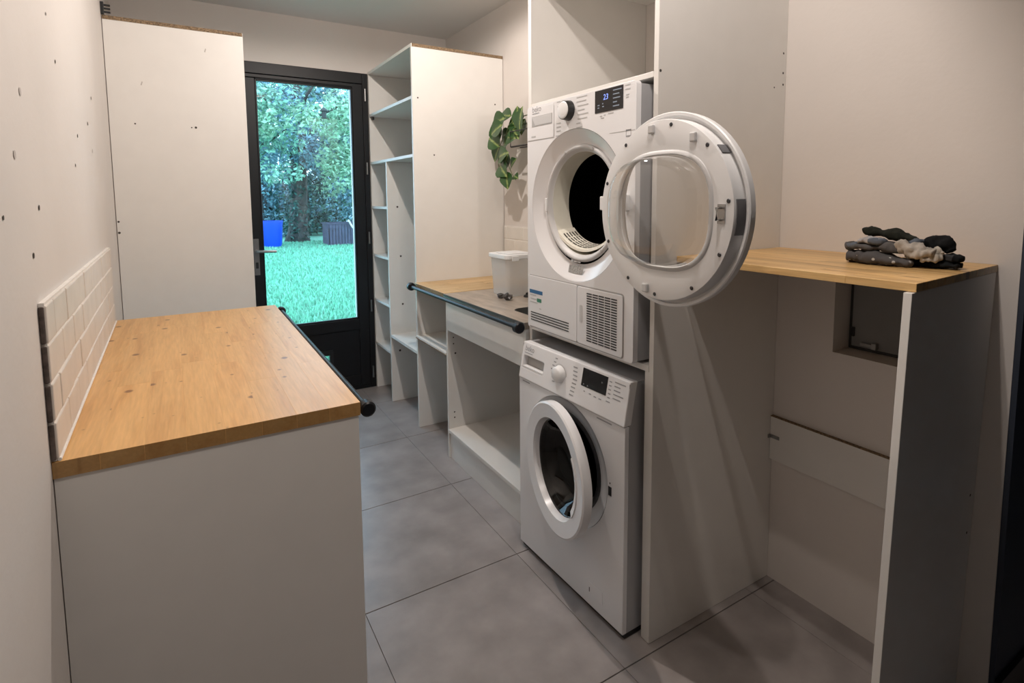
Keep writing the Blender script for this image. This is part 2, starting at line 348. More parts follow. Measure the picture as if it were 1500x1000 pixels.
# ---------------------------------------------------------------- glazed back door
door = Thing('door_1', (.746, YB, 0), kind='structure'); door.o['label'] = 'black framed glazed garden door in the back wall'
y0, y1 = YB-.006, YB+.064
door.add('door_frame', cat(box(DX0+.001, .362, y0, y1, .002, DZ-.001), box(1.131, DX1-.001, y0, y1, .002, DZ-.001), box(.362, 1.131, y0, y1, 2.205, DZ-.001), box(.362, 1.131, y0+.004, y1, .002, .03)), frame_m, bevel=.003)
GX0, GX1, GZ0, GZ1 = .437, 1.057, .529, 2.169
leaf = door.add('door_leaf', cat(box(.364, GX0, y0-.004, y1-.004, .034, 2.176), box(GX1, 1.129, y0-.004, y1-.004, .034, 2.202), box(.364, 1.129, y0-.003, y1-.005, 2.178, 2.202), box(GX0, GX1, y0-.004, y1-.004, GZ1, 2.178),
         box(GX0, GX1, y0-.004, y1-.004, .450, GZ0), box(GX0, GX1, y0-.004, y1-.004, .034, .11)), frame_m, bevel=.0035)
gb = .010
door.add('glazing_bead', cat(box(GX0, GX0+gb, y0+.002, y0+.02, GZ0, GZ1), box(GX1-gb, GX1, y0+.002, y0+.02, GZ0, GZ1), box(GX0+gb, GX1-gb, y0+.002, y0+.02, GZ0, GZ0+gb), box(GX0+gb, GX1-gb, y0+.002, y0+.02, GZ1-gb, GZ1)), frame_m, leaf, bevel=.002)
door.add('pane', box(GX0+.002, GX1-.002, y0+.022, y0+.030, GZ0+.002, GZ1-.002), glass_m, leaf)
FX0, FX1, FZ0, FZ1 = .655, .842, .11+.03, .292
door.add('lower_panel', holed([(GX0+.001, .112), (GX1-.001, .112), (GX1-.001, .449), (GX0+.001, .449)], [(FX0, FZ0), (FX1, FZ0), (FX1, FZ1), (FX0, FZ1)], y0+.008, y0+.05, axis='y'), frame_m, leaf)
cf = door.add('cat_flap', holed(rrect(FX0-.028, FX1+.022, FZ0-.026, FZ1+.032, .012), [(FX0+.004, FZ0+.004), (FX1-.004, FZ0+.004), (FX1-.004, FZ1-.004), (FX0+.004, FZ1-.004)], y0-.006, y0+.0075, axis='y'), black_m)
door.add('flap_pane', box(FX0+.004, FX1-.004, y0+.012, y0+.018, FZ0+.004, FZ1-.004), glass_m, cf)
h = door.add('door_handle', cat(box(.382, .414, y0-.012, y0-.0045, .90, 1.14), tube([(.398, y0-.01, 1.06), (.398, y0-.058, 1.06), (.405, y0-.062, 1.06), (.512, y0-.062, 1.056)], .0095, 10)), steel_m, smooth=True, auto=40)
door.add('keyhole', lathe([(0, .009), (0, .0001)], 0, 0, 12) if False else box(.390, .406, y0-.016, y0-.0125, .945, .985), black_m, h)
for z in (2.127, 1.612, 1.115, .616, .121):
    door.add('hinge', tube([(1.146, y0-.011, z-.043), (1.146, y0-.011, z+.043)], .0065, 10), steel_m, smooth=True, auto=40)

# ---------------------------------------------------------------- worktops
def worktop(name, x0, x1, y0, y1, z0, z1, wid, ln, mat, label, along='y', bev=.0008, skew=0.0):
    t = Thing(name, ((x0+x1)/2, (y0+y1)/2, z0), label, 'worktop')
    n = max(1, round(((x1-x0) if along == 'y' else (y1-y0))/wid))
    for i in range(n):
        a, b = i/n, (i+1)/n; cuts = [0.0]; q = random.uniform(.15, .6)*ln; Lt = (y1-y0) if along == 'y' else (x1-x0)
        while q < Lt-.12: cuts.append(q); q += ln*random.uniform(.7, 1.2)
        cuts.append(Lt)
        for c, d in zip(cuts[:-1], cuts[1:]):
            if along == 'y':
                xa, xb = x0+(x1-x0)*a, x0+(x1-x0)*b
                ya0 = y0+c+(skew*a if c == 0 else 0); yb0 = y0+c+(skew*b if c == 0 else 0)
                geo = prism([(xa, ya0), (xb, yb0), (xb, y0+d), (xa, y0+d)], z0, z1)
            else:
                geo = box(x0+c, x0+d, y0+(y1-y0)*a, y0+(y1-y0)*b, z0, z1)
            t.add('stave', geo, mat, bevel=bev, seg=1)
    return t
WL = Thing('worktop', (.06, 2.07, .8615), 'thick knotty pine worktop on the white cabinet by the left wall', 'worktop')
n = 8; xr_ = .3532; wy0, wy1 = 1.3356, 2.811
for i in range(n):
    ln = [.0]; q = random.uniform(.25, .7)
    while q < wy1-wy0-.2: ln.append(q); q += random.uniform(.45, .8)
    ln.append(wy1-wy0)
    for c, d in zip(ln[:-1], ln[1:]):
        def xx(t, y): a0 = xl(y)+.0008; return a0+(xr_-a0)*t
        ya, yb = wy0+c, wy0+d
        WL.add('stave', prism([(xx(i/n, ya), ya), (xx((i+1)/n, ya), ya), (xx((i+1)/n, yb), yb), (xx(i/n, yb), yb)], .8615, .895), pine_m, bevel=.0003, seg=1)

# left base cabinet
BC = Thing('base_cabinet', (.05, 2.07, 0), 'white base cabinet under the pine worktop, plain end panel facing us', 'cabinet')
BC.add('side_panel', box(-.2435, .3495, 1.339, 1.357, .001, .861), mel_m, bevel=.001)
BC.add('side_panel', box(-.265, .3495, 2.790, 2.808, .001, .861), mel_m, bevel=.001)
BC.add('bottom_panel', box(-.243, .330, 1.3575, 2.7895, .10, .118), mel_m)
BC.add('plinth', box(.285, .301, 1.3575, 2.7895, .001, .099), mel_m)
for i in range(3):
    a = 1.360+i*.4765; BC.add('door', box(.331, .3495, a, a+.4735, .122, .858), mel_m, bevel=.001)

def towel_rail(name, bx, y0, y1, z, sx, label, r=.0105):
    t = Thing(name, (bx, (y0+y1)/2, z), label, 'rail')
    if sx > 0: r = .009
    cr = .0200 if sx > 0 else .0235
    t.add('bar', tube([(bx, y0+.012, z), (bx, y1-.012, z)], r, 14), rail_m, smooth=True, auto=40)
    for yy, s in ((y0, 1), (y1, -1)):
        v, f = lathe([(0, .0001), (0, cr-.0045), (.004, cr), (.026, cr), (.031, cr-.0045), (.031, .0001)], 0, 0, 20)
        geo = ([(bx+b, yy+s*a, z+c) for a, b, c in v], f)
        e = t.add('end_cap', geo, rail_m, smooth=True, auto=35)
        t.add('bracket', tube([(bx, yy+s*.022, z), (bx-sx*.02, yy+s*.022, z), (bx-sx*.0245, yy+s*.022, z)], .0085, 10), rail_m, e, smooth=True, auto=40)
    return t
towel_rail('towel_rail', .3765, 1.345, 2.803, .8670, 1, 'black towel rail along the edge of the pine worktop')

# left tall cabinet
TC = Thing('tall_cabinet', (.02, 3.65, 0), 'tall white cabinet behind the pine worktop, left of the garden door', 'cabinet')
sp = TC.add('side_panel', box(-.286, .323, 3.349, 3.367, .001, 2.268), mel_m, bevel=.0008)
TC.add('side_panel', box(-.286, .323, 3.925, 3.943, .001, 2.268), mel_m, bevel=.0008)
tp = TC.add('top_panel', box(-.286, .323, 3.350, 3.942, 2.2685, 2.287), mel_m)
TC.add('raw_edge', box(-.286, .321, 3.3488, 3.3498, 2.2687, 2.2868), chip_m, tp)
TC.add('bottom_panel', box(-.286, .303, 3.368, 3.924, .08, .098), mel_m)
TC.add('door', box(.305, .322, 3.369, 3.645, .10, 2.264), mel_m, bevel=.001); TC.add('door', box(.305, .322, 3.648, 3.923, .10, 2.264), mel_m, bevel=.001)
for x, z, r in [(-.182, 1.778, .004), (.061, 1.773, .0035), (.08, 1.774, .006), (-.278, 1.292, .005), (-.278, 1.237, .006)]:
    TC.add('screw_hole', ([(x+r*math.cos(k*PI/4), 3.3485, z+r*math.sin(k*PI/4)) for k in range(8)], [tuple(range(8))]), hole_m, sp)
for x, z in [(-.145, 1.978), (.141, 2.174)]:
    TC.add('scuff', ([(x-.004, 3.3485, z-.008), (x+.001, 3.3485, z-.01), (x+.006, 3.3485, z+.008), (x+.002, 3.3485, z+.01)], [(0, 1, 2, 3)]), pmat('scuff_grey', (.45, .42, .39), .8), sp)
CB = Thing('cable_bracket', (-.282, 3.345, 2.288), 'small black toothed bracket on the wall above the tall cabinet', 'bracket')
CB.add('plate', box(-.2885, -.275, 3.335, 3.353, 2.288, 2.345), black_m, bevel=.001)
for k in range(3): CB.add('tooth', box(-.2745, -.250, 3.338, 3.350, 2.296+k*.016, 2.303+k*.016), black_m)

# ---------------------------------------------------------------- tall open shelf unit beside the door
SX0, SX1 = 1.171, 1.770
SU = Thing('shelf_unit', (1.47, 3.51, 0), 'tall open white shelf unit in the corner beside the garden door', 'shelf unit')
np_ = SU.add('side_panel', box(SX0, SX1+.008, 3.077, 3.095, .001, 2.269), mel_m, bevel=.0008)
SU.add('side_panel', box(SX0, SX1, 3.929, 3.947, .001, 2.269), mel_m, bevel=.0008)
tp = SU.add('top_panel', box(SX0, SX1+.008, 3.0775, 3.947, 2.2695, 2.288), mel_m, bevel=.0008)
SU.add('raw_edge', box(SX0+.004, SX1+.008, 3.0763, 3.0773, 2.2697, 2.2878), chip_m, tp)
SU.add('back_panel', box(SX1-.012, SX1-.004, 3.0955, 3.9285, .002, 2.269), mel_m)
dv = SU.add('divider', box(SX0, SX1-.013, 3.580, 3.598, .001, 1.639), mel_m, bevel=.0008)
for z in (1.976, 1.640): SU.add('shelf', box(SX0-.0005, SX1-.013, 3.0955, 3.9285, z, z+.018), mel_m, bevel=.0008)
for z in (1.326, .982, .655, .331): SU.add('shelf', box(SX0, SX1-.013, 3.5985, 3.9285, z, z+.017), mel_m, bevel=.0008)
SU.add('seat_shelf', box(SX0, SX1-.013, 3.0955, 3.5795, .455, .473), mel_m, bevel=.0008)
def dots_y(T, par, y, pts):
    for x, z, r in pts:
        T.add('screw_hole', ([(x+r*math.cos(k*PI/4), y, z+r*math.sin(k*PI/4)) for k in range(8)], [tuple(range(8))]), hole_m, par)
dots_y(SU, np_, 3.0765, [(1.205, 1.982, .005), (1.72, 1.984, .005), (1.301, 1.655, .005)])
dots_y(SU, dv, 3.5795, [(1.239, 1.341, .007), (1.254, 1.006, .007), (1.26, .675, .007), (1.232, .353, .008)])
for z in (1.955, ): SU.add('shelf_clip', box(1.185, 1.197, 3.900, 3.928, z, z+.019), pmat('grey_clip', (.10, .10, .10), .5))
for z in (1.600, 1.296): SU.add('shelf_clip', box(1.185, 1.197, 3.5985, 3.615, z, z+.028), MATS['grey_clip'])

# ---------------------------------------------------------------- sink run
EU = Thing('open_base_unit', (1.46, 2.85, 0), 'open white base unit with one shelf under the light wood worktop', 'base unit')
sh = EU.add('shelf', box(1.160, 1.765, 2.6415, 3.0765, .5615, .577), mel_m, bevel=.0006)
EU.add('raw_edge', box(1.1588, 1.1598, 2.6415, 3.0765, .5615, .567), chip_m, sh)
EU.add('back_panel', box(1.752, 1.760, 2.6415, 3.0765, .5775, .866), mel_m)
SK = Thing('sink_cabinet', (1.46, 2.24, 0), 'open white sink cabinet with plinth, left of the washing machine', 'cabinet')
fp = SK.add('side_panel', box(1.165, 1.765, 2.622, 2.640, .001, .866), mel_m, bevel=.0008)
SK.add('side_panel', box(1.165, 1.765, 1.845, 1.863, .001, .866), mel_m, bevel=.0008)
SK.add('fascia', box(1.165, 1.183, 1.8635, 2.6215, .703, .866), mel_m, bevel=.001)
SK.add('bottom_panel', box(1.160, 1.765, 1.8635, 2.6215, .143, .161), mel_m, bevel=.001)
SK.add('back_panel', box(1.752, 1.760, 1.8635, 2.6215, .1615, .70), mel_m)
SK.add('plinth', box(1.172, 1.190, 1.8635, 2.6215, .001, .1425), mel_m)
dots_y(SK, fp, 2.6213, [(1.198, .659, .004), (1.198, .625, .004), (1.208, .572, .0055), (1.198, .249, .0045), (1.198, .219, .0045)])
worktop('worktop', 1.158, 1.771, 2.648, 3.0765, .867, .897, .085, .30, beech_m, 'light wood worktop square between the shelf unit and the sink', along='x')
GT = Thing('worktop', (1.46, 2.24, .867), 'grey brown laminate worktop around the sink bowl', 'worktop')
hole_rr = rrect(1.250, 1.640, 1.875, 2.110, .05, 6)
gt = GT.add('board', holed([(1.158, 1.8445), (1.7710, 1.8445), (1.7710, 2.6475), (1.158, 2.6475)], hole_rr, .867, .895, axis='z'), grey_top_m)
GT.add('edge_strip', box(1.1560, 1.1578, 1.8445, 2.6475, .8675, .8945), pmat('steel_edge', (.33, .36, .36), .3, metal=.8), gt)
SB = Thing('sink', (1.445, 1.99, .74), 'stainless sink bowl let into the grey worktop beside the dryer', 'sink')
vv = []; ff = []; rr_ = [rrect(1.250-d, 1.640+d, 1.875-d, 2.110+d, max(.01, .05+d), 6) for d in (-.0006, -.006, -.03)]
lv = [(rr_[0], .8945), (rr_[0], .885), (rr_[1], .77), (rr_[2], .748)]
k = len(rr_[0])
for lp, z in lv: vv += [(a, b, z) for a, b in lp]
for j in range(3): ff += [(j*k+i, j*k+(i+1) % k, (j+1)*k+(i+1) % k, (j+1)*k+i) for i in range(k)]
ff.append(tuple(3*k+i for i in range(k)))
SB.add('bowl', (vv, ff), pmat('dull_steel', (.20, .20, .19), .4, metal=.9), smooth=True, auto=45)
SB.add('drain', lathe([(0, .03), (.003, .026), (.003, .0001)], 0, 0, 20) if False else prism([(1.45+.03*math.cos(k*PI/8), 1.99+.03*math.sin(k*PI/8)) for k in range(16)], .7485, .751), chrome_m)
towel_rail('towel_rail', 1.1285, 1.828, 3.070, .880, -1, 'black towel rail in front of the sink worktop')

# clear storage box with white lid
frost = bpy.data.materials.new('frosted_clear_plastic'); frost.use_nodes = True; nt = frost.node_tree
b = nt.nodes['Principled BSDF']; b.inputs['Base Color'].default_value = (.80, .80, .79, 1); b.inputs['Roughness'].default_value = .45
tr = nd(nt, 'ShaderNodeBsdfTransparent'); mx = nd(nt, 'ShaderNodeMixShader'); mx.inputs[0].default_value = .34
nt.links.new(tr.outputs[0], mx.inputs[1]); nt.links.new(b.outputs[0], mx.inputs[2]); nt.links.new(mx.outputs[0], nt.nodes['Material Output'].inputs[0])
PB = Thing('storage_box', (1.45, 2.45, .8952), 'frosted clear plastic storage box with white lid on the worktop', 'box')
lo = rrect(1.385, 1.535, 2.365, 2.525, .02, 4); hi = rrect(1.375, 1.545, 2.355, 2.535, .022, 4); k = len(lo)
vv = [(a, b_, .8962) for a, b_ in lo]+[(a, b_, 1.088) for a, b_ in hi]; cxm, cym = 1.46, 2.445
ins = lambda L_, z: [(cxm+(a-cxm)*.975, cym+(b_-cym)*.975, z) for a, b_ in L_]
vv += ins(hi, 1.088)+ins(lo, .899)
ff = [tuple(range(k))[::-1]]+[(i, (i+1) % k, k+(i+1) % k, k+i) for i in range(k)]+[(k+i, k+(i+1) % k, 2*k+(i+1) % k, 2*k+i) for i in range(k)]+[(2*k+i, 2*k+(i+1) % k, 3*k+(i+1) % k, 3*k+i) for i in range(k)]+[tuple(3*k+i for i in range(k))]
PB.add('tub', (vv, ff), frost, smooth=True, auto=40)
ld = PB.add('lid', prism(rrect(1.366, 1.554, 2.346, 2.544, .024, 5), 1.0885, 1.112), plastic_m, bevel=.004)
PB.add('lid_panel', prism(rrect(1.395, 1.53, 2.375, 2.515, .02, 5), 1.1125, 1.1165), plastic_m, ld, bevel=.002)
PB.add('clip', box(1.3645, 1.3655, 2.36, 2.40, 1.080, 1.094) if False else box(1.40, 1.44, 2.3395, 2.3455, 1.080, 1.105), plastic_m, ld, bevel=.002)
def crumple(c, r, seed, sq=.7):
    bm = bmesh.new(); bmesh.ops.create_icosphere(bm, subdivisions=2, radius=1)
    v = []
    for q in bm.verts:
        d = 1+.8*noise.noise(q.co*2.2+Vector((seed, 0, 0))); v.append((c[0]+q.co.x*r*d, c[1]+q.co.y*r*d*1.2, c[2]+r*sq+q.co.z*r*sq*min(d, 1.1)))
    f = [tuple(x.index for x in p_.verts) for p_ in bm.faces]; bm.free(); mz = min(a[2] for a in v)
    return [(a, b_, z-mz+c[2]) for a, b_, z in v], f
wr_m = pmat('dark_wrapper', (.05, .046, .043), .4, var=.5, vscale=40)
single('wrapper', crumple((1.345, 2.365, .8955), .017, 3.1, .8), wr_m, 'crumpled dark wrapper before the clear plastic box, farther from the sink', 'wrapper', 'crumpled scraps on the sink worktop')
single('wrapper', crumple((1.352, 2.305, .8955), .022, 8.4, .85), wr_m, 'crumpled dark wrapper before the clear plastic box, nearer to the sink', 'wrapper', 'crumpled scraps on the sink worktop')
pg = Thing('sink_plug', (1.478, 2.325, .8955), 'small black rubber sink plug right of the clear plastic box', 'plug')
v, f = lathe([(0, .0001), (0, .020), (.010, .017), (.012, .0001)], 0, 0, 16); pg.add('stopper', ([(1.478+b_, 2.325+c, .8956+a) for a, b_, c in v], f), dark_m, smooth=True, auto=40)
v, f = lathe([(0, .008), (.008, .008), (.012, .0001)], 0, 0, 12); pg.add('knob', ([(1.478+b_, 2.325+c, .9078+a) for a, b_, c in v], f), dark_m, smooth=True, auto=40)

# ---------------------------------------------------------------- laundry tower housing
HX0 = 1.180
HT = Thing('laundry_tower', (1.48, 1.50, 0), 'tall white panel housing around the stacked washing machine and dryer', 'cabinet')
op = HT.add('side_panel', box(HX0, XR-.001, 1.155, 1.173, .001, 2.250), mel_m, bevel=.0008)
HT.add('inner_panel', box(HX0+.001, XR-.001, 1.1735, 1.1905, .001, .8715), mel_m, bevel=.0008)
HT.add('side_panel', box(HX0, XR-.001, 1.822, 1.842, .001, 2.250), mel_m, bevel=.0008)
HT.add('shelf', box(HX0, XR-.001, 1.1745, 1.8215, .872, .8915), mel_m, bevel=.0008)
HT.add('shelf', box(HX0, XR-.001, 1.1735, 1.8215, 1.7440, 1.7600), mel_m, bevel=.0008)
HT.add('top_panel', box(HX0, XR-.001, 1.1735, 1.8215, 2.232, 2.250), mel_m, bevel=.0008)
dots_y(HT, op, 1.1547, [(1.188, 1.759, .0045), (1.763, 1.879, .004), (1.764, 1.814, .004), (1.718, 1.762, .003), (1.766, 1.776, .004)])

# ---------------------------------------------------------------- appliances (local frame: front face x=0 looking to -x, +y is the far side)
def rows_of_dashes(x, items, h=.004):
    return cat(*[box(x-.0005, x, y-w, y, z-h/2, z+h/2) for y, z, w in items])

WM = Thing('washing_machine', (1.1075, 1.497, 0), 'white front-loading washing machine on the floor, porthole door ajar', 'washing machine', local=True, rot=(0, 0, .0256))
hw = .2935
pz, pc, pR = .702, .472, .226
port_y = -.045+.045
front_o = [(-hw, .022), (hw, .022), (hw, pz-.002), (-hw, pz-.002)]
body = WM.add('front_panel', holed(front_o, circle(.008, pc, pR, 64), 0, .018), white_m, smooth=True, auto=30, bevel=.004)
WM.add('shell', cat(box(.0185, .52, -hw+.001, -hw+.003, .022, .832), box(.0185, .52, hw-.003, hw-.001, .022, .832), box(.022, .52, -hw+.001, hw-.001, .832, .836), box(.518, .52, -hw+.003, hw-.003, .022, .832)), side_m, bevel=.001)
WM.add('kick_base', box(.012, .5, -hw+.004, hw-.004, .004, .0215), dark_m)
for yy in (-.24, .24): WM.add('foot', prism([(.06+.02*math.cos(k*PI/6), yy+.02*math.sin(k*PI/6)) for k in range(12)], 0, .0038), dark_m)
tilt = .026
def pan(y, z): return (tilt*(z-pz)/(.838-pz))
cpv = [(-.004, -hw, pz), (-.004, hw, pz), (tilt-.004, hw, .838), (tilt-.004, -hw, .838), (.06, -hw, pz), (.06, hw, pz), (.06, hw, .838), (.06, -hw, .838)]
# control panel with a drawer recess: the fascia is split around the handle slot
DY0, DY1, dz0, dz1 = .145, .278, .742, .788
def fx(z): return tilt*(z-pz)/(.838-pz)-.004
def tilted_holed(outer, hole, th):
    v, f = holed(outer, hole, 0, th); return [(x+fx(z), y, z) for x, y, z in v], f
cp = WM.add('control_panel', tilted_holed([(-hw, pz), (hw, pz), (hw, .838), (-hw, .838)], rrect(DY0, DY1, dz0, dz1, .004, 2), .03), white_m, bevel=.003)
dr = WM.add('detergent_drawer', ([(fx(z)+.022, y, z) for y, z in ((DY0-.004, dz0-.004), (DY1+.004, dz0-.004), (DY1+.004, dz1+.004), (DY0-.004, dz1+.004))], [(0, 1, 2, 3)]), recess_m)
WM.add('drawer_grip', cat(box(fx(dz0), fx(dz0)+.021, DY0+.001, DY1-.001, dz0-.001, dz0+.007)), plastic_m, dr)
WM.add('seam', cat(box(fx(.77)-.0006, fx(.77)+.0, .1235, .1245, .704, .8) if False else box(fx(.705)-.0004, .0, -hw+.002, hw-.002, .7005, .7025)), recess_m, cp)
kz, ky = .776, .043
v, f = lathe([(0, .031), (-.006, .029), (-.020, .0265), (-.023, .023), (-.024, .0001)], ky, kz, 32); WM.add('knob', ([(x+fx(kz), y, z) for x, y, z in v], f), plastic_m, smooth=True, auto=40)
v, f = lathe([(-.0004, .036), (-.0008, .032), (-.0008, .0315)], ky, kz, 32); WM.add('knob_ring', ([(x+fx(kz), y, z) for x, y, z in v], f), greyp_m)
def on_panel(items, h=.0042): return cat(*[[( [(x+fx(z), y, z) for x, y, z in g_[0]], g_[1]) for g_ in [box(-.0007, -.0001, y-w, y, z-h/2, z+h/2)]][0] for y, z, w in items])
stuffed(WM.add('programme_print', on_panel([(.100-.006*abs(i-3), .822-.0135*i, .013) for i in range(7)]+[(-.022-.002*(3-abs(i-3)), .818-.0135*i, .022) for i in range(8)]), print_m, cp))
sv = [(fx(z)-.0012, y, z) for y, z in ((-.196, .770), (-.074, .770), (-.074, .8285), (-.196, .8285))]+[(fx(z)+.002, y, z) for y, z in ((-.196, .770), (-.074, .770), (-.074, .8285), (-.196, .8285))]
ds = WM.add('display', (sv, [(0, 1, 2, 3), (4, 5, 6, 7), (0, 1, 5, 4), (1, 2, 6, 5), (2, 3, 7, 6), (3, 0, 4, 7)]), screen_m)
stuffed(WM.add('display_symbols', cat(*[[([(x+fx(z), y, z) for x, y, z in g_[0]], g_[1]) for g_ in [box(-.0018, -.0014, y-.004, y, z-.002, z+.002)]][0] for y, z in [(-.085, .777), (-.105, .776), (-.17, .805)]]), pmat('dim_symbol', (.25, .25, .27), .5), ds))
stuffed(WM.add('option_print', on_panel([(-.204, .818-.0125*i, .011) for i in range(5)]+[(-.228, .822-.0125*i, w) for i, w in enumerate((.048, .026, .028, .044, .034))]+[(-.09, .755, .007), (-.118, .754, .010), (-.142, .752, .012), (-.166, .752, .012), (-.20, .755, .018)], .0036), print_m, cp))
lg = text_geo('beko', .030, 0, .275, .808)
WM.add('logo', cat(([(fx(z)-.0008, y, z) for x, y, z in lg[0]], lg[1]), on_panel([(.275, .800, .052)], .0025)), print_m, cp)
stuffed(WM.add('model_print', cat(rows_of_dashes(-.0002, [(.27, .691, .048), (-.165, .690, .07)], .0045)), print_m, body))
# porthole
WM.add('porthole_surround', lathe([(.0006, pR-.0008), (.006, pR-.004), (.014, .196), (.016, .178), (.022, .174)], .008, pc, 64), white_m, smooth=True, auto=50)
WM.add('door_gasket', lathe([(.020, .176), (.012, .170), (.014, .160), (.030, .150), (.06, .146), (.075, .155)], .008, pc, 64), pmat('dark_gasket', (.028, .029, .031), .38), smooth=True)
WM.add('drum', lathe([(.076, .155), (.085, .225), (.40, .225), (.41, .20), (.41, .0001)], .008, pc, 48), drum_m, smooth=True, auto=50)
WM.add('lock_slot', cat(box(-.0006, .004, -.237, -.222, .455, .485), box(-.0006, .002, -.2315, -.2275, .494, .499)), dark_m, body)
WM.add('filter_hatch', cat(box(-.0012, -.0002, -.20, -.13, .062, .106)), white_m, body, bevel=.0005)
WM.add('hatch_slot', box(-.0018, -.0013, -.1365, -.1335, .071, .087), dark_m, body)
# the porthole door, hinged on the far side and ajar
dm = Matrix.Translation((-.077, -.019, .4765)) @ Matrix.Rotation(-math.radians(10.9), 4, 'Z')      # local: centre of the ring's front edge
def dl(g_): return [tuple(dm @ Vector(q)) for q in g_[0]], g_[1]
R0 = .2235; RH = .163
ring = [(.030, RH-.001), (.007, RH+.006), (.002, R0-.006), (.006, R0), (.034, R0), (.036, R0-.003), (.036, RH)]
wd = WM.add('porthole_door', dl(lathe(ring, 0, 0, 80, closed=True)), white_m, smooth=True, auto=14)
WM.add('inner_bezel', dl(lathe([(.0295, RH-.0015), (.031, RH-.004), (.040, RH-.010), (.048, RH-.013)], 0, 0, 72)), pmat('black_bezel', (.02, .02, .022), .25), wd, smooth=True)
WM.add('glass_bowl', dl(lathe([(.033, RH-.006), (.055, RH-.020), (.085, RH-.040), (.100, RH-.062), (.108, .05), (.109, .0001)], 0, 0, 64)), wglass_m, wd, smooth=True)
WM.add('grip', dl(lathe([(.0105, RH-.012), (.003, RH+.010), (.010, RH+.010), (.022, RH-.008)], 0, 0, 24, a0=PI-.62, a1=PI+.62, closed=True)), white_m, wd, smooth=True, auto=35)
WM.add('hinge', dl(box(.036, .058, .196, .214, -.06, .06)), plastic_m, wd, bevel=.003)

# dryer
DX, DYc, DZ0 = 1.137, 1.4905, .8925
TD = Thing('tumble_dryer', (DX, DYc, DZ0), 'white tumble dryer on the shelf above the washing machine, door wide open', 'tumble dryer', local=True)
H = .8445; hw = .293; oc = (.0005, .478); oR = .2585
fr = TD.add('front_panel', holed(rrect(-hw, hw, .004, H, .012, 4), circle(oc[0], oc[1], oR, 64), 0, .02), white_m, smooth=True, auto=30, bevel=.005)
TD.add('shell', cat(box(.0205, .53, -hw+.001, -hw+.003, .010, H-.008), box(.0205, .53, hw-.003, hw-.001, .010, H-.008), box(.0205, .53, -hw+.003, hw-.003, H-.012, H-.008), box(.528, .53, -hw+.003, hw-.003, .010, H-.012), box(.0205, .53, -hw+.003, hw-.003, .010, .012)), side_m, bevel=.001)
for yy in (-.24, .24): TD.add('foot', prism([(.06+.018*math.cos(k*PI/6), yy+.018*math.sin(k*PI/6)) for k in range(12)], 0.0, .0098), dark_m)
e = -.0005
# seams of the control strip and water tank drawer
TD.add('seam', cat(box(e, .001, .205, hw-.004, .7180, .7195), box(e, .001, .118, .205, .7185, .7200) if False else box(e, .001, .118, .205, .7178, .7190), box(e, .001, .1165, .1177, .722, .83), box(e, .001, -hw+.004, -.178, .7020, .7035), ), recess_m, fr)
DRY0, DRY1, a0, a1 = .128, .258, .770, .806
tank = TD.add('water_tank', cat(box(-.0012, -.0003, .1185, hw-.006, .7205, .838)), white_m, bevel=.0006)
TD.add('tank_grip', cat(box(-.0022, -.0014, DRY0, DRY1, a0, a1)), recess_m, tank)
TD.add('grip_shade', ([(-.0026, DRY1-.001, a1-.001), (-.0026, DRY0+.001, a1-.001), (-.0026, DRY0+.001, a0+.003), (-.0026, DRY1-.022, a0+.003)], [(0, 1, 2, 3)]), greyp_m, tank)
lg = text_geo('beko', .030, -.0016, .257, .822)
TD.add('logo', cat((lg[0], lg[1]), rows_of_dashes(-.0013, [(.256, .8165, .046)], .0025)), print_m, tank)
TD.add('capacity_print', rows_of_dashes(-.0013, [(.262, .733, .028)], .005), pmat('pale_print', (.5, .5, .5), .6), tank)
ky, kz = .032, .800
kn = TD.add('knob', lathe([(0, .034), (-.024, .031), (-.0245, .029)], ky, kz, 36), pmat('black_knob_skirt', (.012, .012, .013), .35), smooth=True, auto=40)
TD.add('knob_cap', lathe([(-.0246, .0292), (-.0265, .028), (-.0275, .025), (-.0275, .0001)], ky, kz, 36), plastic_m, kn, smooth=True, auto=40)
stuffed(TD.add('programme_print', cat(rows_of_dashes(-.0002, [(.100-.003*i, .838-.0165*i, .02+.004*(i % 2)) for i in range(2)]+[(.102, .765-.0135*i, .024) for i in range(3)]+[(.106, .722+.0, .02)] +
       [(-.012-.006*(1 if 1 < i < 6 else 0), .836-.0140*i, w) for i, w in enumerate((.055, .05, .055, .036, .055, .05, .02, .03))], .0034)), pmat('pale_print', (.5, .5, .5), .6), fr))
ds = TD.add('display', box(-.0014, .0, -.238, -.108, .771, .840), screen_m, bevel=.0004)
lg = text_geo('23', .024, -.0018, -.148, .808, shear=.12); TD.add('digits', lg, blue_led, ds)
stuffed(TD.add('display_text', cat(*[box(-.0020, -.0016, y-w, y, z-.0016, z+.0016) for y, z, w in [(-.194, .830-.0118*i, w_) for i, w_ in enumerate((.038, .028, .032, .018, .028))]+[(-.122, .794, .009), (-.122, .786, .008), (-.144, .797, .005), (-.144, .788, .008)]]), wprint_m, ds))
stuffed(TD.add('option_print', rows_of_dashes(-.0002, [(-.246, .836, .022), (-.246, .824, .022), (-.249, .808, .014), (-.249, .801, .012), (-.132, .760, .01), (-.15, .762, .008), (-.17, .764, .026), (-.137, .754, .014)], .0032), pmat('pale_print', (.5, .5, .5), .6), fr))
bk = [(-.252, .688), (-.252, .706), (-.262, .703), (-.272, .706), (-.272, .688), (-.262, .685)]
TD.add('manual_symbol', cat(*[box(e, -.0001, min(p[0], q[0])-.0007, max(p[0], q[0])+.0007, min(p[1], q[1])-.0007, max(p[1], q[1])+.0007) for p, q in zip(bk, bk[1:]+bk[:1])]), print_m, fr)
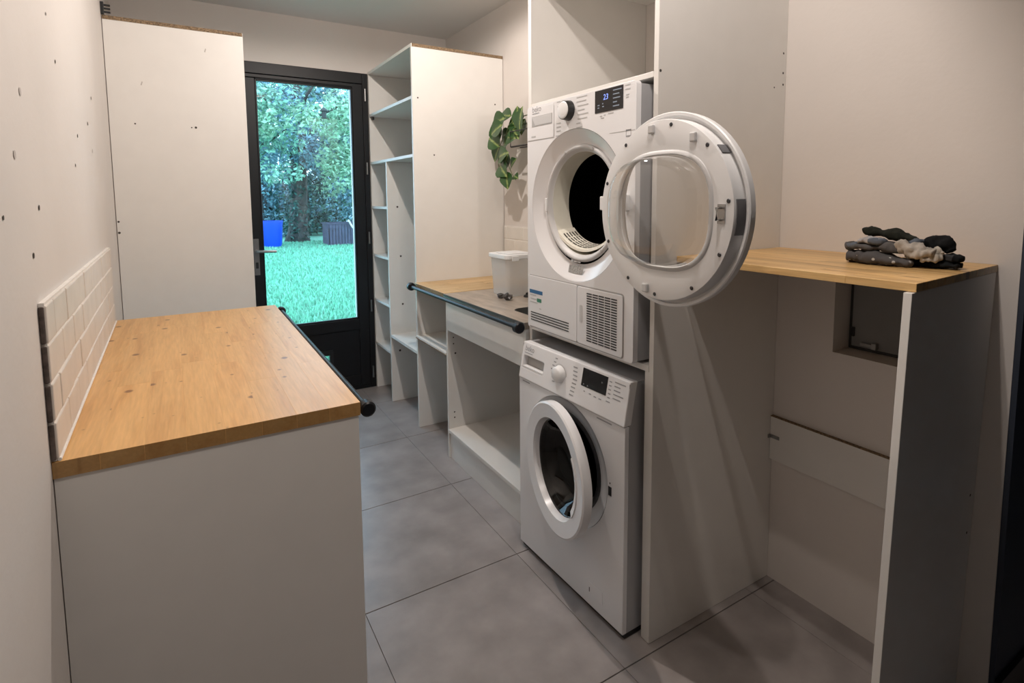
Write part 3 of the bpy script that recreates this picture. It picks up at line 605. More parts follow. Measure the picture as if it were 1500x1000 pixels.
# opening: sloped white trough, ring, tunnel, drum
TD.add('opening_trough', lathe([(.0006, oR-.0008), (.004, oR-.006), (.026, .218), (.030, .206), (.028, .200)], oc[0], oc[1], 64), white_m, smooth=True, auto=50)
TD.add('opening_ring', lathe([(.028, .2005), (.020, .197), (.019, .190), (.024, .184), (.034, .180), (.036, .1765)], oc[0]-.002, oc[1]+.008, 64), greyp_m, smooth=True, auto=60)
TD.add('tunnel', lathe([(.036, .1768), (.06, .174), (.105, .172), (.108, .176)], oc[0]-.002, oc[1]+.008, 64), ivory_m, smooth=True, auto=50)
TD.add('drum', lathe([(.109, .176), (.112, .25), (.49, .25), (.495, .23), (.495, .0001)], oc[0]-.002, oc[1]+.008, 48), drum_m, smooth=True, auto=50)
lf = TD.add('lint_filter', lathe([(.034, .166), (.036, .158), (.050, .152), (.100, .142), (.104, .150), (.104, .160)], oc[0]-.002, oc[1]+.008, 40, rf=lambda a: 1+.13*(abs(a-1.5*PI)/(.32*PI))**2.2, a0=PI*1.19, a1=PI*1.81, closed=True), ivory_m, smooth=True, auto=40)
sl = []
for r_i, x in enumerate((.045, .056, .067, .078, .089)):
    for k in range(9):
        a = PI*1.24+(PI*.54)*k/9
        g_ = lathe([(x, .1508-.20*(x-.05)), (x+.005, .1508-.20*(x+.005-.05))], oc[0]-.002, oc[1]+.008, 4, rf=lambda a: 1+.13*(abs(a-1.5*PI)/(.32*PI))**2.2, a0=a, a1=a+PI*.050); sl.append(g_)
so = TD.add('filter_slots', cat(*sl), pmat('dark_slot', (.06, .055, .05), .7), lf); so['kind'] = 'stuff'
for a in (1.15, 1.95, 2.75, 4.05, 5.1):
    TD.add('screw', lathe([(.0190, .0055), (.0175, .004), (.0175, .0001)], oc[0]-.002+.193*math.cos(a), oc[1]+.008+.193*math.sin(a), 10), recess_m)
TD.add('latch_slot', box(.0155, .0215, oc[0]+.186, oc[0]+.199, .455, .505), plastic_m, bevel=.002)
TD.add('rating_label', box(.0245, .0252, -.035, .050, .2355, .260) if False else ([(.0135, .05, .245), (.0135, -.03, .245), (.0185, -.03, .272), (.0185, .05, .272)], [(0, 1, 2, 3)]), pmat('grey_label', (.33, .32, .30), .6, var=.5, vscale=200))
TD.add('warning_label', ([(.0205, .045, .283), (.0205, -.01, .283), (.0255, -.01, .303), (.0255, .045, .303)], [(0, 1, 2, 3)]), pmat('pale_label', (.42, .41, .40), .6, var=.6, vscale=150))
# kick panel with vents and the condenser flap
lp = TD.add('kick_panel', xprism(rrect(-.019, .282, .012, .209, .006, 3), -.0024, -.0003), white_m, bevel=.0015)
cfp = TD.add('condenser_flap', xprism(rrect(-.249, -.0215, .012, .207, .010, 4), -.0026, -.0003), white_m, bevel=.0015)
TD.add('panel_gap', cat(*[xprism(rrect(-.2525, .2855, .0085, .2125, .012, 4), -.0002, .0)]), recess_m)
for i in range(4): TD.add('vent_slot', box(-.0034, -.0026, .025, .268, .0375+i*.0095, .0410+i*.0095), dark_m, lp)
gs = TD.add('grille', cat(*[box(-.0034, -.0028, -.0745-c*.0305-.0265, -.0745-c*.0305, .0285+i*.00835, .0325+i*.00835) for i in range(20) for c in range(5)]), dark_m, cfp); gs['kind'] = 'stuff'
TD.add('flap_grip', xprism(rrect(-.052, -.036, .085, .145, .006, 3), -.0034, -.0027), greyp_m, cfp, bevel=.0003)
st = TD.add('energy_sticker', cat(box(-.0030, -.0026, .188, .276, .142, .156)), pmat('blue_sticker', (.03, .13, .30), .4), lp)
stuffed(TD.add('sticker_print', cat(*[box(-.0030, -.0026, y-w, y, z-.002, z+.002) for y, z, w in [(.274, .135, .042), (.270, .121, .04), (.274, .108, .052), (.21, .088, .012)]]), MATS['pale_print'], lp))
TD.add('sticker_mark', box(-.0030, -.0026, .196, .226, .112, .126), pmat('green_sticker', (.05, .22, .14), .5), lp)

# dryer door, swung right round so that its inner side faces the room
dd = Matrix.Translation((1.030-DX, .970-DYc, 1.366-DZ0)) @ Matrix.Rotation(math.radians(-1.5), 4, 'Z')
def dl2(g_): return [tuple(dd @ Vector(q)) for q in g_[0]], g_[1]
se = lambda a: (abs(math.cos(a))**2.7+abs(math.sin(a))**2.7)**(-1/2.7)
def dprof(x, R, s):       # R circle; s=1 blends to the squarish window
    return x, R, s
def door_lathe(prof, n=80):
    v = []; f = []; P = len(prof)
    for x, R, s in prof:
        for i in range(n):
            a = 2*PI*i/n; q = R*((1-s)+s*se(a)); v.append((x, q*math.cos(a)*(1+.10*s)-.008*s, q*math.sin(a)))
    for j in range(P):
        for i in range(n): f.append((j*n+i, j*n+(i+1) % n, ((j+1) % P)*n+(i+1) % n, ((j+1) % P)*n+i))
    return v, f
WR = .133
wnd = TD.add('door', dl2(door_lathe([(-.030, WR+.006, 1), (-.032, WR+.014, 1), (-.031, .205, 0), (-.029, .2195, 0), (-.026, .2210, 0), (.006, .2215, 0), (.006, .2300, 0), (-.003, .2310, 0), (-.004, .2375, 0), (-.001, .2400, 0), (.016, .2390, 0), (.024, .230, 0), (.030, .212, 0), (.030, .200, 0), (.026, WR+.046, .6), (-.010, WR+.012, 1), (-.026, WR+.002, 1)])), plastic_m, smooth=True, auto=35)
v, f = door_lathe([(-.0315, WR+.0135, 1), (-.0345, WR+.012, 1), (-.0355, WR+.004, 1), (-.031, WR+.001, 1)]); TD.add('glass_rim', dl2((v, f)), chrome_m if False else greyp_m, wnd, smooth=True, auto=60)
n = 72; v = []; f = []
prof = [(-.031, 1.0), (-.050, .985), (-.070, .965), (-.082, .94), (-.089, .90), (-.094, .82), (-.097, .6), (-.098, .3), (-.0985, .001)]
for x, s in prof:
    for i in range(n):
        a = 2*PI*i/n; v.append((x, 1.10*WR*s*se(a)*math.cos(a)-.008, WR*s*se(a)*math.sin(a)))
for j in range(len(prof)-1):
    for i in range(n): f.append((j*n+i, j*n+(i+1) % n, (j+1)*n+(i+1) % n, (j+1)*n+i))
TD.add('door_glass', dl2((v, f)), dglass_m, wnd, smooth=True)
for a in (.35, .95, 1.75, 2.35, 3.6, 4.15, 4.75, 5.25, 5.85, -.12+PI):
    yy, zz = .208*math.cos(a), .208*math.sin(a)
    TD.add('screw', dl2(lathe([(-.0312, .0052), (-.0325, .0040), (-.0325, .0001)], yy, zz, 10)), pmat('dark_screw', (.05, .05, .055), .4, metal=.5), wnd)
for a in (1.45, 2.15, 4.9):
    yy, zz = .200*math.cos(a), .200*math.sin(a)
    TD.add('catch', dl2(box(-.0400, -.0312, yy-.009, yy+.009, zz-.010, zz+.012)), greyp_m, wnd, bevel=.003)
TD.add('latch_hook', dl2(tube([(-.031, -.190, .010), (-.048, -.190, .010), (-.048, -.190, -.016), (-.031, -.190, -.016)], .003, 8)), chrome_m, wnd, smooth=True, auto=40)
TD.add('latch_plate', dl2(box(-.0335, -.0312, -.200, -.180, -.024, .018)), steel_m, wnd)
TD.add('handle_recess', dl2(lathe([(-.0240, .2215), (-.0240, .2235), (.004, .2240), (.004, .2217)], 0, 0, 12, a0=PI-.13, a1=PI+.22, closed=True)), pmat('mid_grey_plastic', (.16, .16, .17), .4), wnd, smooth=True, auto=40)
TD.add('handle_recess', dl2(lathe([(-.0240, .2215), (-.0240, .2235), (.004, .2240), (.004, .2217)], 0, 0, 8, a0=PI-.72, a1=PI-.62, closed=True)), MATS['mid_grey_plastic'], wnd, smooth=True, auto=40)
hv = cat(box(-.080, -.0005, -.272, -.250, .465, .515), box(-.100, -.075, -.290, -.252, .470, .510))
TD.add('hinge', hv, plastic_m, wnd, bevel=.003)

# ---------------------------------------------------------------- worktop and support on the right
worktop('worktop', 1.268, 1.7812, .520, 1.1535, 1.2035, 1.2215, .052, .55, oak_m, 'thin oak worktop shelf against the right wall, carrying the socks', skew=.032)
# support panel leans a little: defined by its four corners
def slab(a, b, c, d, th):    # near face corners (front bottom, back bottom, back top, front top), thickness along +y
    v = [a, b, c, d]+[(q[0], q[1]+th, q[2]) for q in (a, b, c, d)]
    return v, [(0, 1, 2, 3), (4, 5, 6, 7), (0, 1, 5, 4), (1, 2, 6, 5), (2, 3, 7, 6), (3, 0, 4, 7)]
SP = Thing('support_panel', (1.5, .55, 0), 'white upright panel holding up the near end of the oak worktop', 'panel')
spm = SP.add('board', slab((1.198, .522, .001), (1.776, .575, .001), (1.776, .553, 1.2025), (1.2535, .521, 1.2025), .016), mel_m, bevel=.0008)
for z, yv in ((.613, .5630), (.508, .5648)):
    SP.add('screw_hole', ([(1.735+.004*math.cos(k*PI/4), yv-.0035, z+.004*math.sin(k*PI/4)) for k in range(8)], [tuple(range(8))]), hole_m, spm)
BB = Thing('backing_board', (1.774, .87, .457), 'low white board fixed to the wall under the oak worktop', 'board')
bb = BB.add('board', box(1.766, 1.7812, .595, 1.154, .457, .614), mel_m, bevel=.0006)
BB.add('raw_edge', box(1.7655, 1.7812, .595, 1.154, .6141, .6165), chip_m, bb)
BB.add('bracket', cat(box(1.7635, 1.7655, 1.118, 1.153, .537, .549), box(1.752, 1.7635, 1.150, 1.1535, .537, .549)), steel_m)
# service hatch in the niche
NH = Thing('service_hatch', (XR+.1, .79, NZ0), 'grey service hatch in the wall niche under the oak worktop', 'hatch')
hp = NH.add('hatch_door', box(XR+.088, XR+.0935, NY0+.012, NY1-.012, NZ0+.012, NZ1-.004), pmat('grey_hatch', (.22, .22, .215), .55, var=.05, vscale=12), bevel=.001)
NH.add('hatch_frame', cat(box(XR+.094, XR+.1095, NY0+.001, NY1-.001, NZ0+.001, NZ1-.001)), pmat('dark_hatch_frame', (.035, .034, .033), .6))
NH.add('latch', cat(box(XR+.074, XR+.0875, .868, .912, NZ0+.020, NZ0+.030), box(XR+.070, XR+.0875, .862, .876, NZ0+.016, NZ0+.036)), steel_m, hp, bevel=.001)
NH.add('hinge', box(XR+.078, XR+.0875, NY1-.022, NY1-.014, NZ0+.045, NZ0+.075), black_m, hp)

# ---------------------------------------------------------------- socks
def sock_geo(path, n=24, wr=.12, seed=0.0, flat=1.0):
    """path: (x,y,z,half width, half height)"""
    P = []; K = 9
    for i in range(len(path)-1):
        p0, p1, p2, p3 = path[max(i-1, 0)], path[i], path[i+1], path[min(i+2, len(path)-1)]
        for k in range(K):
            t = k/K; P.append([.5*((2*p1[j])+(-p0[j]+p2[j])*t+(2*p0[j]-5*p1[j]+4*p2[j]-p3[j])*t*t+(-p0[j]+3*p1[j]-3*p2[j]+p3[j])*t**3) for j in range(5)])
    P.append(list(path[-1])); v = []; f = []
    N_ = len(P)
    for i, q in enumerate(P):
        a = Vector(P[max(i-1, 0)][:3]); b_ = Vector(P[min(i+1, N_-1)][:3]); t = (b_-a).normalized()
        s = t.cross(Vector((0, 0, 1)));  s = s.normalized() if s.length > 1e-3 else Vector((1, 0, 0)); u = s.cross(t)
        en = min(1, .25+min(i, N_-1-i)*.45)
        for k in range(n):
            w = 2*PI*k/n; c, sn = math.cos(w), math.sin(w)
            c = math.copysign(abs(c)**.75, c); sn = math.copysign(abs(sn)**.75, sn)
            pt = Vector(q[:3])+s*(c*q[3]*en)+u*(sn*q[4]*en)
            d = noise.noise(pt*38+Vector((seed, seed, 0)))*wr*.055+noise.noise(pt*95+Vector((0, seed, 3)))*wr*.030+noise.noise(Vector((pt.x*40, pt.y*190, pt.z*120+seed)))*wr*.016
            pt += (s*c+u*sn)*d; v.append(tuple(pt))
    for i in range(N_-1):
        for k in range(n): f.append((i*n+k, i*n+(k+1) % n, (i+1)*n+(k+1) % n, (i+1)*n+k))
    f += [tuple(range(n))[::-1], tuple((N_-1)*n+k for k in range(n))]
    return v, f
ZT = 1.2217
def knit(name, col, rough=.95, pattern=None):
    m = pmat(name, col, rough, spec=.2, var=.18, vscale=60, bump=.6, bscale=900)
    return m
def two_tone(name, c1, c2, scale, lo, hi, voro=True):
    m = bpy.data.materials.new(name); m.use_nodes = True; nt = m.node_tree; b = nt.nodes['Principled BSDF']; L = nt.links.new
    tc = nd(nt, 'ShaderNodeTexCoord'); t = nd(nt, 'ShaderNodeTexVoronoi'); t.inputs['Scale'].default_value = scale; L(tc.outputs['Object'], t.inputs['Vector'])
    r = nd(nt, 'ShaderNodeMapRange'); r.inputs[1].default_value = lo; r.inputs[2].default_value = hi; L(t.outputs['Distance'], r.inputs[0])
    mx = nd(nt, 'ShaderNodeMix', data_type='RGBA'); L(r.outputs[0], mx.inputs[0]); mx.inputs[6].default_value = (*c2, 1); mx.inputs[7].default_value = (*c1, 1); L(mx.outputs[2], b.inputs['Base Color'])
    b.inputs['Roughness'].default_value = .95; MATS[name] = m; return m
star_m = two_tone('grey_knit_with_white_flecks', (.085, .080, .080), (.55, .55, .54), 42, .13, .18)
blk_m = knit('black_knit', (.012, .013, .014)); olv_m = knit('dark_olive_knit', (.020, .022, .017)); gry_m = knit('grey_knit', (.11, .105, .103))
lgt_m = knit('pale_grey_knit', (.42, .41, .42)); blu_m = knit('blue_grey_knit', (.13, .15, .18)); crm_m = knit('cream_ribbed_knit', (.47, .425, .37)); nvy_m = knit('dark_grey_knit', (.05, .052, .056))
grp = 'odd socks piled on the oak worktop'
def sock(label, path, mat, seed, cuff=None, cuffmat=None, toe=None, toemat=None, wr=.12):
    loc = (path[0][0], path[0][1], ZT); T = Thing('sock', loc, label, 'sock', grp)
    leg = T.add('knit_body', sock_geo(path, seed=seed, wr=wr), mat, smooth=True)
    if cuff: T.add('cuff', sock_geo(cuff, seed=seed+5, wr=.25), cuffmat, leg, smooth=True)
    if toe: T.add('toe', sock_geo(toe, seed=seed+9, wr=.05), toemat, leg, smooth=True)
    return T
sock('dark grey sock with white stars at the bottom left of the pile', [(1.545, .802, ZT+.017, .030, .0155), (1.55, .770, ZT+.0175, .036, .0165), (1.545, .735, ZT+.0175, .038, .0165), (1.54, .700, ZT+.015, .034, .0135), (1.545, .665, ZT+.011, .028, .0095), (1.552, .645, ZT+.009, .02, .0065)], star_m, 1.0)
sock('flat black sock at the bottom right of the pile', [(1.60, .665, ZT+.0085, .022, .0075), (1.595, .640, ZT+.009, .028, .008), (1.59, .605, ZT+.009, .030, .008), (1.585, .578, ZT+.009, .028, .008), (1.585, .560, ZT+.0085, .018, .0065)], blk_m, 2.0)
sock('dark grey sock folded over the flat black one, far right', [(1.60, .618, ZT+.026, .018, .008), (1.595, .595, ZT+.027, .022, .0095), (1.59, .574, ZT+.0265, .022, .0095), (1.588, .558, ZT+.024, .012, .006)], nvy_m, 3.0, toe=[(1.588, .575, ZT+.028, .0225, .0093), (1.587, .558, ZT+.024, .013, .007)], toemat=blk_m)
sock('grey sock with a black heel at the left of the pile', [(1.548, .808, ZT+.042, .012, .006), (1.55, .785, ZT+.0445, .026, .0095), (1.55, .755, ZT+.043, .030, .0085), (1.555, .725, ZT+.044, .032, .010), (1.56, .698, ZT+.046, .030, .014), (1.565, .675, ZT+.040, .020, .010)], gry_m, 4.0, toe=[(1.546, .809, ZT+.042, .013, .007), (1.549, .786, ZT+.0455, .027, .0102), (1.55, .772, ZT+.0455, .027, .0096)], toemat=blu_m)
sock('pale grey sock with a blue toe on top of the grey sock', [(1.545, .775, ZT+.057, .018, .006), (1.548, .755, ZT+.0595, .024, .0085), (1.545, .735, ZT+.0605, .024, .009), (1.545, .712, ZT+.0605, .017, .007)], lgt_m, 5.0, toe=[(1.543, .738, ZT+.0605, .0245, .0092), (1.540, .722, ZT+.0605, .023, .0095), (1.538, .706, ZT+.0595, .014, .0065)], toemat=blu_m)
sock('black sock lying across the top of the pile', [(1.585, .782, ZT+.081, .014, .009), (1.585, .765, ZT+.083, .020, .012), (1.583, .735, ZT+.080, .022, .0105), (1.58, .705, ZT+.079, .024, .0125), (1.578, .680, ZT+.073, .020, .0095), (1.575, .655, ZT+.067, .014, .0065), (1.572, .640, ZT+.062, .009, .005)], olv_m, 6.0)
sock('cream ribbed sock with a rolled cuff in the middle of the pile', [(1.568, .690, ZT+.050, .018, .008), (1.562, .670, ZT+.046, .027, .014), (1.558, .645, ZT+.041, .032, .0185), (1.558, .622, ZT+.036, .030, .0165), (1.560, .604, ZT+.0315, .026, .0125)], crm_m, 7.0,
     cuff=[(1.538, .628, ZT+.0245, .0075, .0075), (1.544, .615, ZT+.0235, .0085, .0085), (1.556, .600, ZT+.033, .0085, .0085), (1.570, .592, ZT+.040, .007, .007)], cuffmat=knit('cream_cuff_knit', (.50, .455, .39)), wr=.3)
sock('rounded black sock standing up at the right behind the cream one', [(1.598, .640, ZT+.050, .012, .010), (1.598, .626, ZT+.060, .017, .017), (1.598, .608, ZT+.062, .018, .018), (1.596, .592, ZT+.052, .015, .0155), (1.594, .582, ZT+.042, .010, .008)], blk_m, 8.0)
sock('slate sock peeping out between black and cream socks', [(1.585, .672, ZT+.058, .012, .006), (1.582, .655, ZT+.060, .018, .008), (1.58, .640, ZT+.056, .016, .008)], blu_m, 9.0)

# ---------------------------------------------------------------- hanging plant by the sink
plant_leaf = bpy.data.materials.new('variegated_leaf'); plant_leaf.use_nodes = True; nt = plant_leaf.node_tree; b = nt.nodes['Principled BSDF']; L = nt.links.new
tc = nd(nt, 'ShaderNodeTexCoord'); sp_ = nd(nt, 'ShaderNodeSeparateXYZ'); L(tc.outputs['Object'], sp_.inputs[0])
nz = nd(nt, 'ShaderNodeTexNoise'); nz.inputs['Scale'].default_value = 55; L(tc.outputs['Object'], nz.inputs['Vector'])
ab = nd(nt, 'ShaderNodeMath', operation='ABSOLUTE'); L(sp_.outputs[0], ab.inputs[0])
na = nd(nt, 'ShaderNodeMath', operation='MULTIPLY_ADD'); L(nz.outputs[0], na.inputs[0]); na.inputs[1].default_value = .020; na.inputs[2].default_value = -.0100
sm = nd(nt, 'ShaderNodeMath', operation='ADD'); L(ab.outputs[0], sm.inputs[0]); L(na.outputs[0], sm.inputs[1])
mr = nd(nt, 'ShaderNodeMapRange'); mr.inputs[1].default_value = .000; mr.inputs[2].default_value = .007; L(sm.outputs[0], mr.inputs[0])
mx = nd(nt, 'ShaderNodeMix', data_type='RGBA'); L(mr.outputs[0], mx.inputs[0]); mx.inputs[6].default_value = (.26, .33, .10, 1); mx.inputs[7].default_value = (.030, .085, .022, 1); L(mx.outputs[2], b.inputs['Base Color'])
b.inputs['Roughness'].default_value = .32
stem_m = pmat('green_stem', (.09, .13, .04), .5)
lv = []; lf_ = []
prof = [(0, 0.004), (.10, .55), (.22, .90), (.38, 1.0), (.55, .86), (.72, .58), (.86, .30), (.95, .10), (1.0, .004)]
for t, w in prof:
    for s in (-1, -.5, 0, .5, 1):
        xx_ = s*w*.041; back = -.012*(abs(s)**1.5)*max(0, 1-t*3.4)
        lv.append((xx_, t*.085+back, .010*abs(s)*w-.018*t*t))
for i in range(len(prof)-1):
    for k in range(4): lf_.append((i*5+k, i*5+k+1, i*5+6+k, i*5+5+k))
lme = bpy.data.meshes.new('leaf'); lme.from_pydata(lv, [], lf_); lme.update(); lme.materials.append(plant_leaf); lme.polygons.foreach_set('use_smooth', [True]*len(lme.polygons))
HP = Thing('trailing_pothos', (1.70, 2.60, 1.665), 'trailing variegated pothos plant hanging from the black wall shelf', 'plant')
LV = [((1.66, 2.854, 1.885), 1.05, 80), ((1.62, 2.870, 1.850), 1.25, 100), ((1.60, 2.86, 1.800), 1.2, 110), ((1.64, 2.930, 1.805), 1.2, 25), ((1.62, 2.925, 1.735), 1.15, 60), ((1.66, 2.850, 1.725), 1.15, -75), ((1.65, 2.945, 1.665), 1.0, 150),
      ((1.62, 2.820, 1.650), 1.25, -80), ((1.66, 2.850, 1.610), 1.0, 165), ((1.62, 2.820, 1.560), 1.15, -120), ((1.66, 2.915, 1.545), .75, 75), ((1.66, 2.835, 1.500), .85, 170), ((1.63, 2.785, 1.500), 1.0, 200),
      ((1.67, 2.72, 1.870), 1.0, 10), ((1.64, 2.655, 1.835), 1.35, -20), ((1.66, 2.735, 1.770), 1.0, -120), ((1.64, 2.760, 1.745), 1.05, -95), ((1.68, 2.69, 1.80), .9, 160), ((1.66, 2.735, 1.52), .6, -100), ((1.69, 2.80, 1.83), 1.0, 40), ((1.68, 2.885, 1.77), 1.0, 120), ((1.66, 2.77, 1.60), .9, -60)]
for k, (pos, sc, ang) in enumerate(LV):
    # blade faces the room (-x) with a tilt; ang: direction of the tip in the y-z plane, 90 = up/away, 180 = down
    a = math.radians(ang)
    tipd = Vector((-.25, math.sin(a)*.9, math.cos(a) if abs(ang) < 90 else math.cos(a))).normalized()
    nrm = Vector((-1, random.uniform(-.5, .1), random.uniform(.15, .7))); nrm = (nrm-tipd*nrm.dot(tipd)).normalized(); sd = tipd.cross(nrm)
    M = Matrix((sd, tipd, nrm)).transposed().to_4x4() @ Matrix.Scale(sc*1.12, 4); M.translation = Vector(pos)-tipd*.042*sc-Vector(HP.off)
    o = bpy.data.objects.new('leaf', lme); COL.objects.link(o); o.parent = HP.o; o.matrix_local = M
HP.add('stem', tube([(1.70, 2.50, 1.80), (1.68, 2.62, 1.86), (1.675, 2.74, 1.855), (1.67, 2.83, 1.82), (1.665, 2.86, 1.74), (1.665, 2.855, 1.65), (1.665, 2.845, 1.55), (1.66, 2.83, 1.49)], .0028, 6), stem_m, smooth=True)
HP.add('stem', tube([(1.70, 2.50, 1.79), (1.68, 2.66, 1.82), (1.67, 2.78, 1.79), (1.665, 2.88, 1.76), (1.66, 2.92, 1.70), (1.66, 2.935, 1.62), (1.662, 2.925, 1.55)], .0024, 6), stem_m, smooth=True)
HP.add('stem', tube([(1.665, 2.85, 1.62), (1.655, 2.80, 1.58), (1.65, 2.76, 1.54), (1.65, 2.715, 1.50)], .0020, 6), stem_m, smooth=True)
v, f = lathe([(0, .0001), (0, .052), (.11, .068), (.115, .064), (.10, .060), (.10, .0001)], 0, 0, 28)
HP.add('pot', ([(1.70+b_, 2.50+c, 1.6925+a) for a, b_, c in v], f), pmat('white_pot', (.7, .69, .66), .4), smooth=True, auto=40)
PS = Thing('wall_shelf', (1.73, 2.50, 1.65), 'black wire shelf on the wall behind the pothos plant', 'shelf')
for x in (1.64, 1.70, 1.755): PS.add('wire', tube([(x, 2.25, 1.688), (x, 2.745, 1.688)], .0038, 8), black_m, smooth=True)
PS.add('front_rail', tube([(1.635, 2.25, 1.775), (1.635, 2.25, 1.69), (1.635, 2.745, 1.69), (1.635, 2.745, 1.775), (1.635, 2.25, 1.775)], .0035, 8), black_m)
PS.add('bracket', box(1.757, 1.781, 2.27, 2.29, 1.64, 1.70), black_m); PS.add('bracket', box(1.757, 1.781, 2.70, 2.72, 1.64, 1.70), black_m)

# ---------------------------------------------------------------- garden
GZ = -.12
def foliage_mesh(centres, per, size, squash=.7, seed=1):
    """leaf cards scattered through blobs (x,y,z,r)"""
    rg = np.random.default_rng(seed); V = []; n = 0
    for (x, y, z, r) in centres:
        k = int(per*r*r)
        d = rg.normal(size=(k, 3)); d /= np.linalg.norm(d, axis=1)[:, None]
        rad = r*(.55+.5*rg.random((k, 1))**.6); c = d*rad*np.array([1, 1, squash])+np.array([x, y, z])
        nn = d*.6+rg.normal(size=(k, 3))*.55+np.array([0, 0, .55]); nn /= np.linalg.norm(nn, axis=1)[:, None]
        t = np.cross(nn, rg.normal(size=(k, 3))); t /= np.linalg.norm(t, axis=1)[:, None]; b_ = np.cross(nn, t)
        s = size*(.6+.8*rg.random((k, 1)))
        q = np.stack([c-t*s, c+b_*s*.5+nn*s*.12, c+t*s, c-b_*s*.5+nn*s*.12], 1); V.append(q.reshape(-1, 3)); n += k
    V = np.concatenate(V); return V, np.arange(n*4).reshape(-1, 4)
def np_obj(name, V, Fq, mat, parent, off):
    me = bpy.data.meshes.new(name); V = V-np.array(off); me.vertices.add(len(V)); me.vertices.foreach_set('co', V.astype(np.float32).ravel())
    k = Fq.shape[1]; me.loops.add(Fq.size); me.loops.foreach_set('vertex_index', Fq.astype(np.int32).ravel())
    me.polygons.add(len(Fq)); me.polygons.foreach_set('loop_start', np.arange(0, Fq.size, k, dtype=np.int32)); me.update(calc_edges=True); me.validate()
    me.materials.append(mat); o = bpy.data.objects.new(name, me); COL.objects.link(o)
    if parent: o.parent = parent
    return o
lawn_m = pmat('lawn_soil_green', (.14, .35, .24), .95, var=.35, vscale=1.6)
blade_m = leafmat('grass_blade', (.20, .50, .34), .4, .6, .2)
lf1 = leafmat('mid_green_leaves', (.25, .45, .34), .6, .45, .3)
lf2 = leafmat('blue_green_leaves', (.20, .34, .40), .6, .45, .3)
lf3 = leafmat('dark_ivy_leaves', (.05, .12, .10), .6, .45, .15)
lf4 = leafmat('pale_green_leaves', (.34, .52, .36), .5, .45, .35)
bark_m = pmat('grey_bark', (.07, .065, .062), .95, var=.4, vscale=9, bump=.8, bscale=40, stretch=(1, 1, .3))
lawn = struct('lawn', box(-9, 16, 4.20, 32, GZ-.1, GZ), lawn_m)
N = 42000
yy = 5.2+15.0*rng.random(N)**1.25; xx_ = yy*(.06+.28*rng.random(N)); hh = .035+.05*rng.random(N); a = rng.random(N)*2*PI; w = .008+.006*rng.random(N)+.0006*yy
bx_, by_ = np.cos(a)*w, np.sin(a)*w; lx, ly = rng.normal(size=N)*.02, rng.normal(size=N)*.02
V = np.stack([np.stack([xx_-bx_, yy-by_, np.full(N, GZ)], 1), np.stack([xx_+bx_, yy+by_, np.full(N, GZ)], 1), np.stack([xx_+lx, yy+ly, GZ+hh], 1)], 1).reshape(-1, 3)
gr = np_obj('grass', V, np.arange(N*3).reshape(-1, 3), blade_m, None, (0, 0, 0)); gr['kind'] = 'stuff'; tag(gr, 'short bright green grass of the lawn beyond the door', 'grass')

def tree(name, loc, trunk, branches, blobs, lmat, label, cat_='tree', per=170, size=.13, seed=1, squash=.75):
    T = Thing(name, loc, label, cat_)
    if trunk: T.add('trunk', trunk, bark_m, smooth=True)
    for br in branches: T.add('branch', tube(br, [.07*(1-.75*i/(len(br)-1))+.012 for i in range(len(br))], 7), bark_m, smooth=True)
    V, Fq = foliage_mesh(blobs, per, size, squash, seed); o = np_obj('foliage', V, Fq, lmat, T.o, loc); o['kind'] = 'stuff'
    return T
def trunk(x, y, h, r0, r1, lean=(0, 0), flare=1.5):
    P = [(x+lean[0]*t+.05*math.sin(5*t), y+lean[1]*t, GZ+h*t) for t in (0, .05, .15, .3, .5, .75, 1)]
    return tube(P, [r0*flare, r0*1.15, r0, r0*.93, r0*.85, r1*1.1, r1], 12)
def blobs(n, cx, cy, cz, sx, sy, sz, r0, r1, seed):
    rg = random.Random(seed); return [(cx+rg.uniform(-sx, sx), cy+rg.uniform(-sy, sy), cz+rg.uniform(-sz, sz), rg.uniform(r0, r1)) for _ in range(n)]
tree('garden_tree', (3.40, 20.4, GZ), trunk(3.40, 20.4, 6.5, .30, .12, (.25, .2)), [[(3.5, 20.4, 3.2), (4.3, 20, 4.2), (5.2, 19.6, 4.9)], [(3.45, 20.4, 2.7), (2.6, 20.1, 3.6), (1.8, 19.7, 4.4)], [(3.55, 20.4, 4.0), (3.7, 19.4, 4.8), (3.9, 18.6, 5.2)]],
     blobs(30, 3.6, 19.2, 4.3, 2.4, 1.4, 1.9, .55, 1.0, 11), lf2, 'ivy covered tree in the middle of the lawn edge, seen through the door', per=620, size=.078, seed=3)
iv = [(3.40+.12*math.sin(k*2.1), 20.35, GZ+.15+k*.24, .40-.018*k) for k in range(10)]
V, Fq = foliage_mesh(iv, 900, .07, 1.0, 5); t_iv = [o for o in bpy.data.objects if o.name == 'garden_tree'][0]
o = np_obj('ivy', V, Fq, lf3, t_iv, (3.40, 20.4, GZ)); o['kind'] = 'stuff'
tree('garden_tree', (1.7, 17.6, GZ), trunk(1.2, 18.3, 5, .13, .06, (.2, 0)), [[(1.3, 18.3, 2.0), (2.0, 17.8, 2.9), (2.7, 17.3, 3.4)]], blobs(20, 2.0, 17.2, 3.2, 1.0, .8, 1.1, .35, .62, 21), lf1, 'leafy green tree behind the blue barrel', per=720, size=.075, seed=7)
tree('garden_tree', (5.4, 19.6, GZ), trunk(5.5, 19.8, 6, .15, .07, (-.2, 0)), [[(5.4, 19.8, 2.6), (4.9, 19.2, 3.6), (4.4, 18.8, 4.4)]], blobs(22, 5.3, 18.6, 3.0, 1.1, .9, 1.6, .40, .75, 31), lf4, 'pale green tree behind the slatted planter box', per=680, size=.075, seed=9)
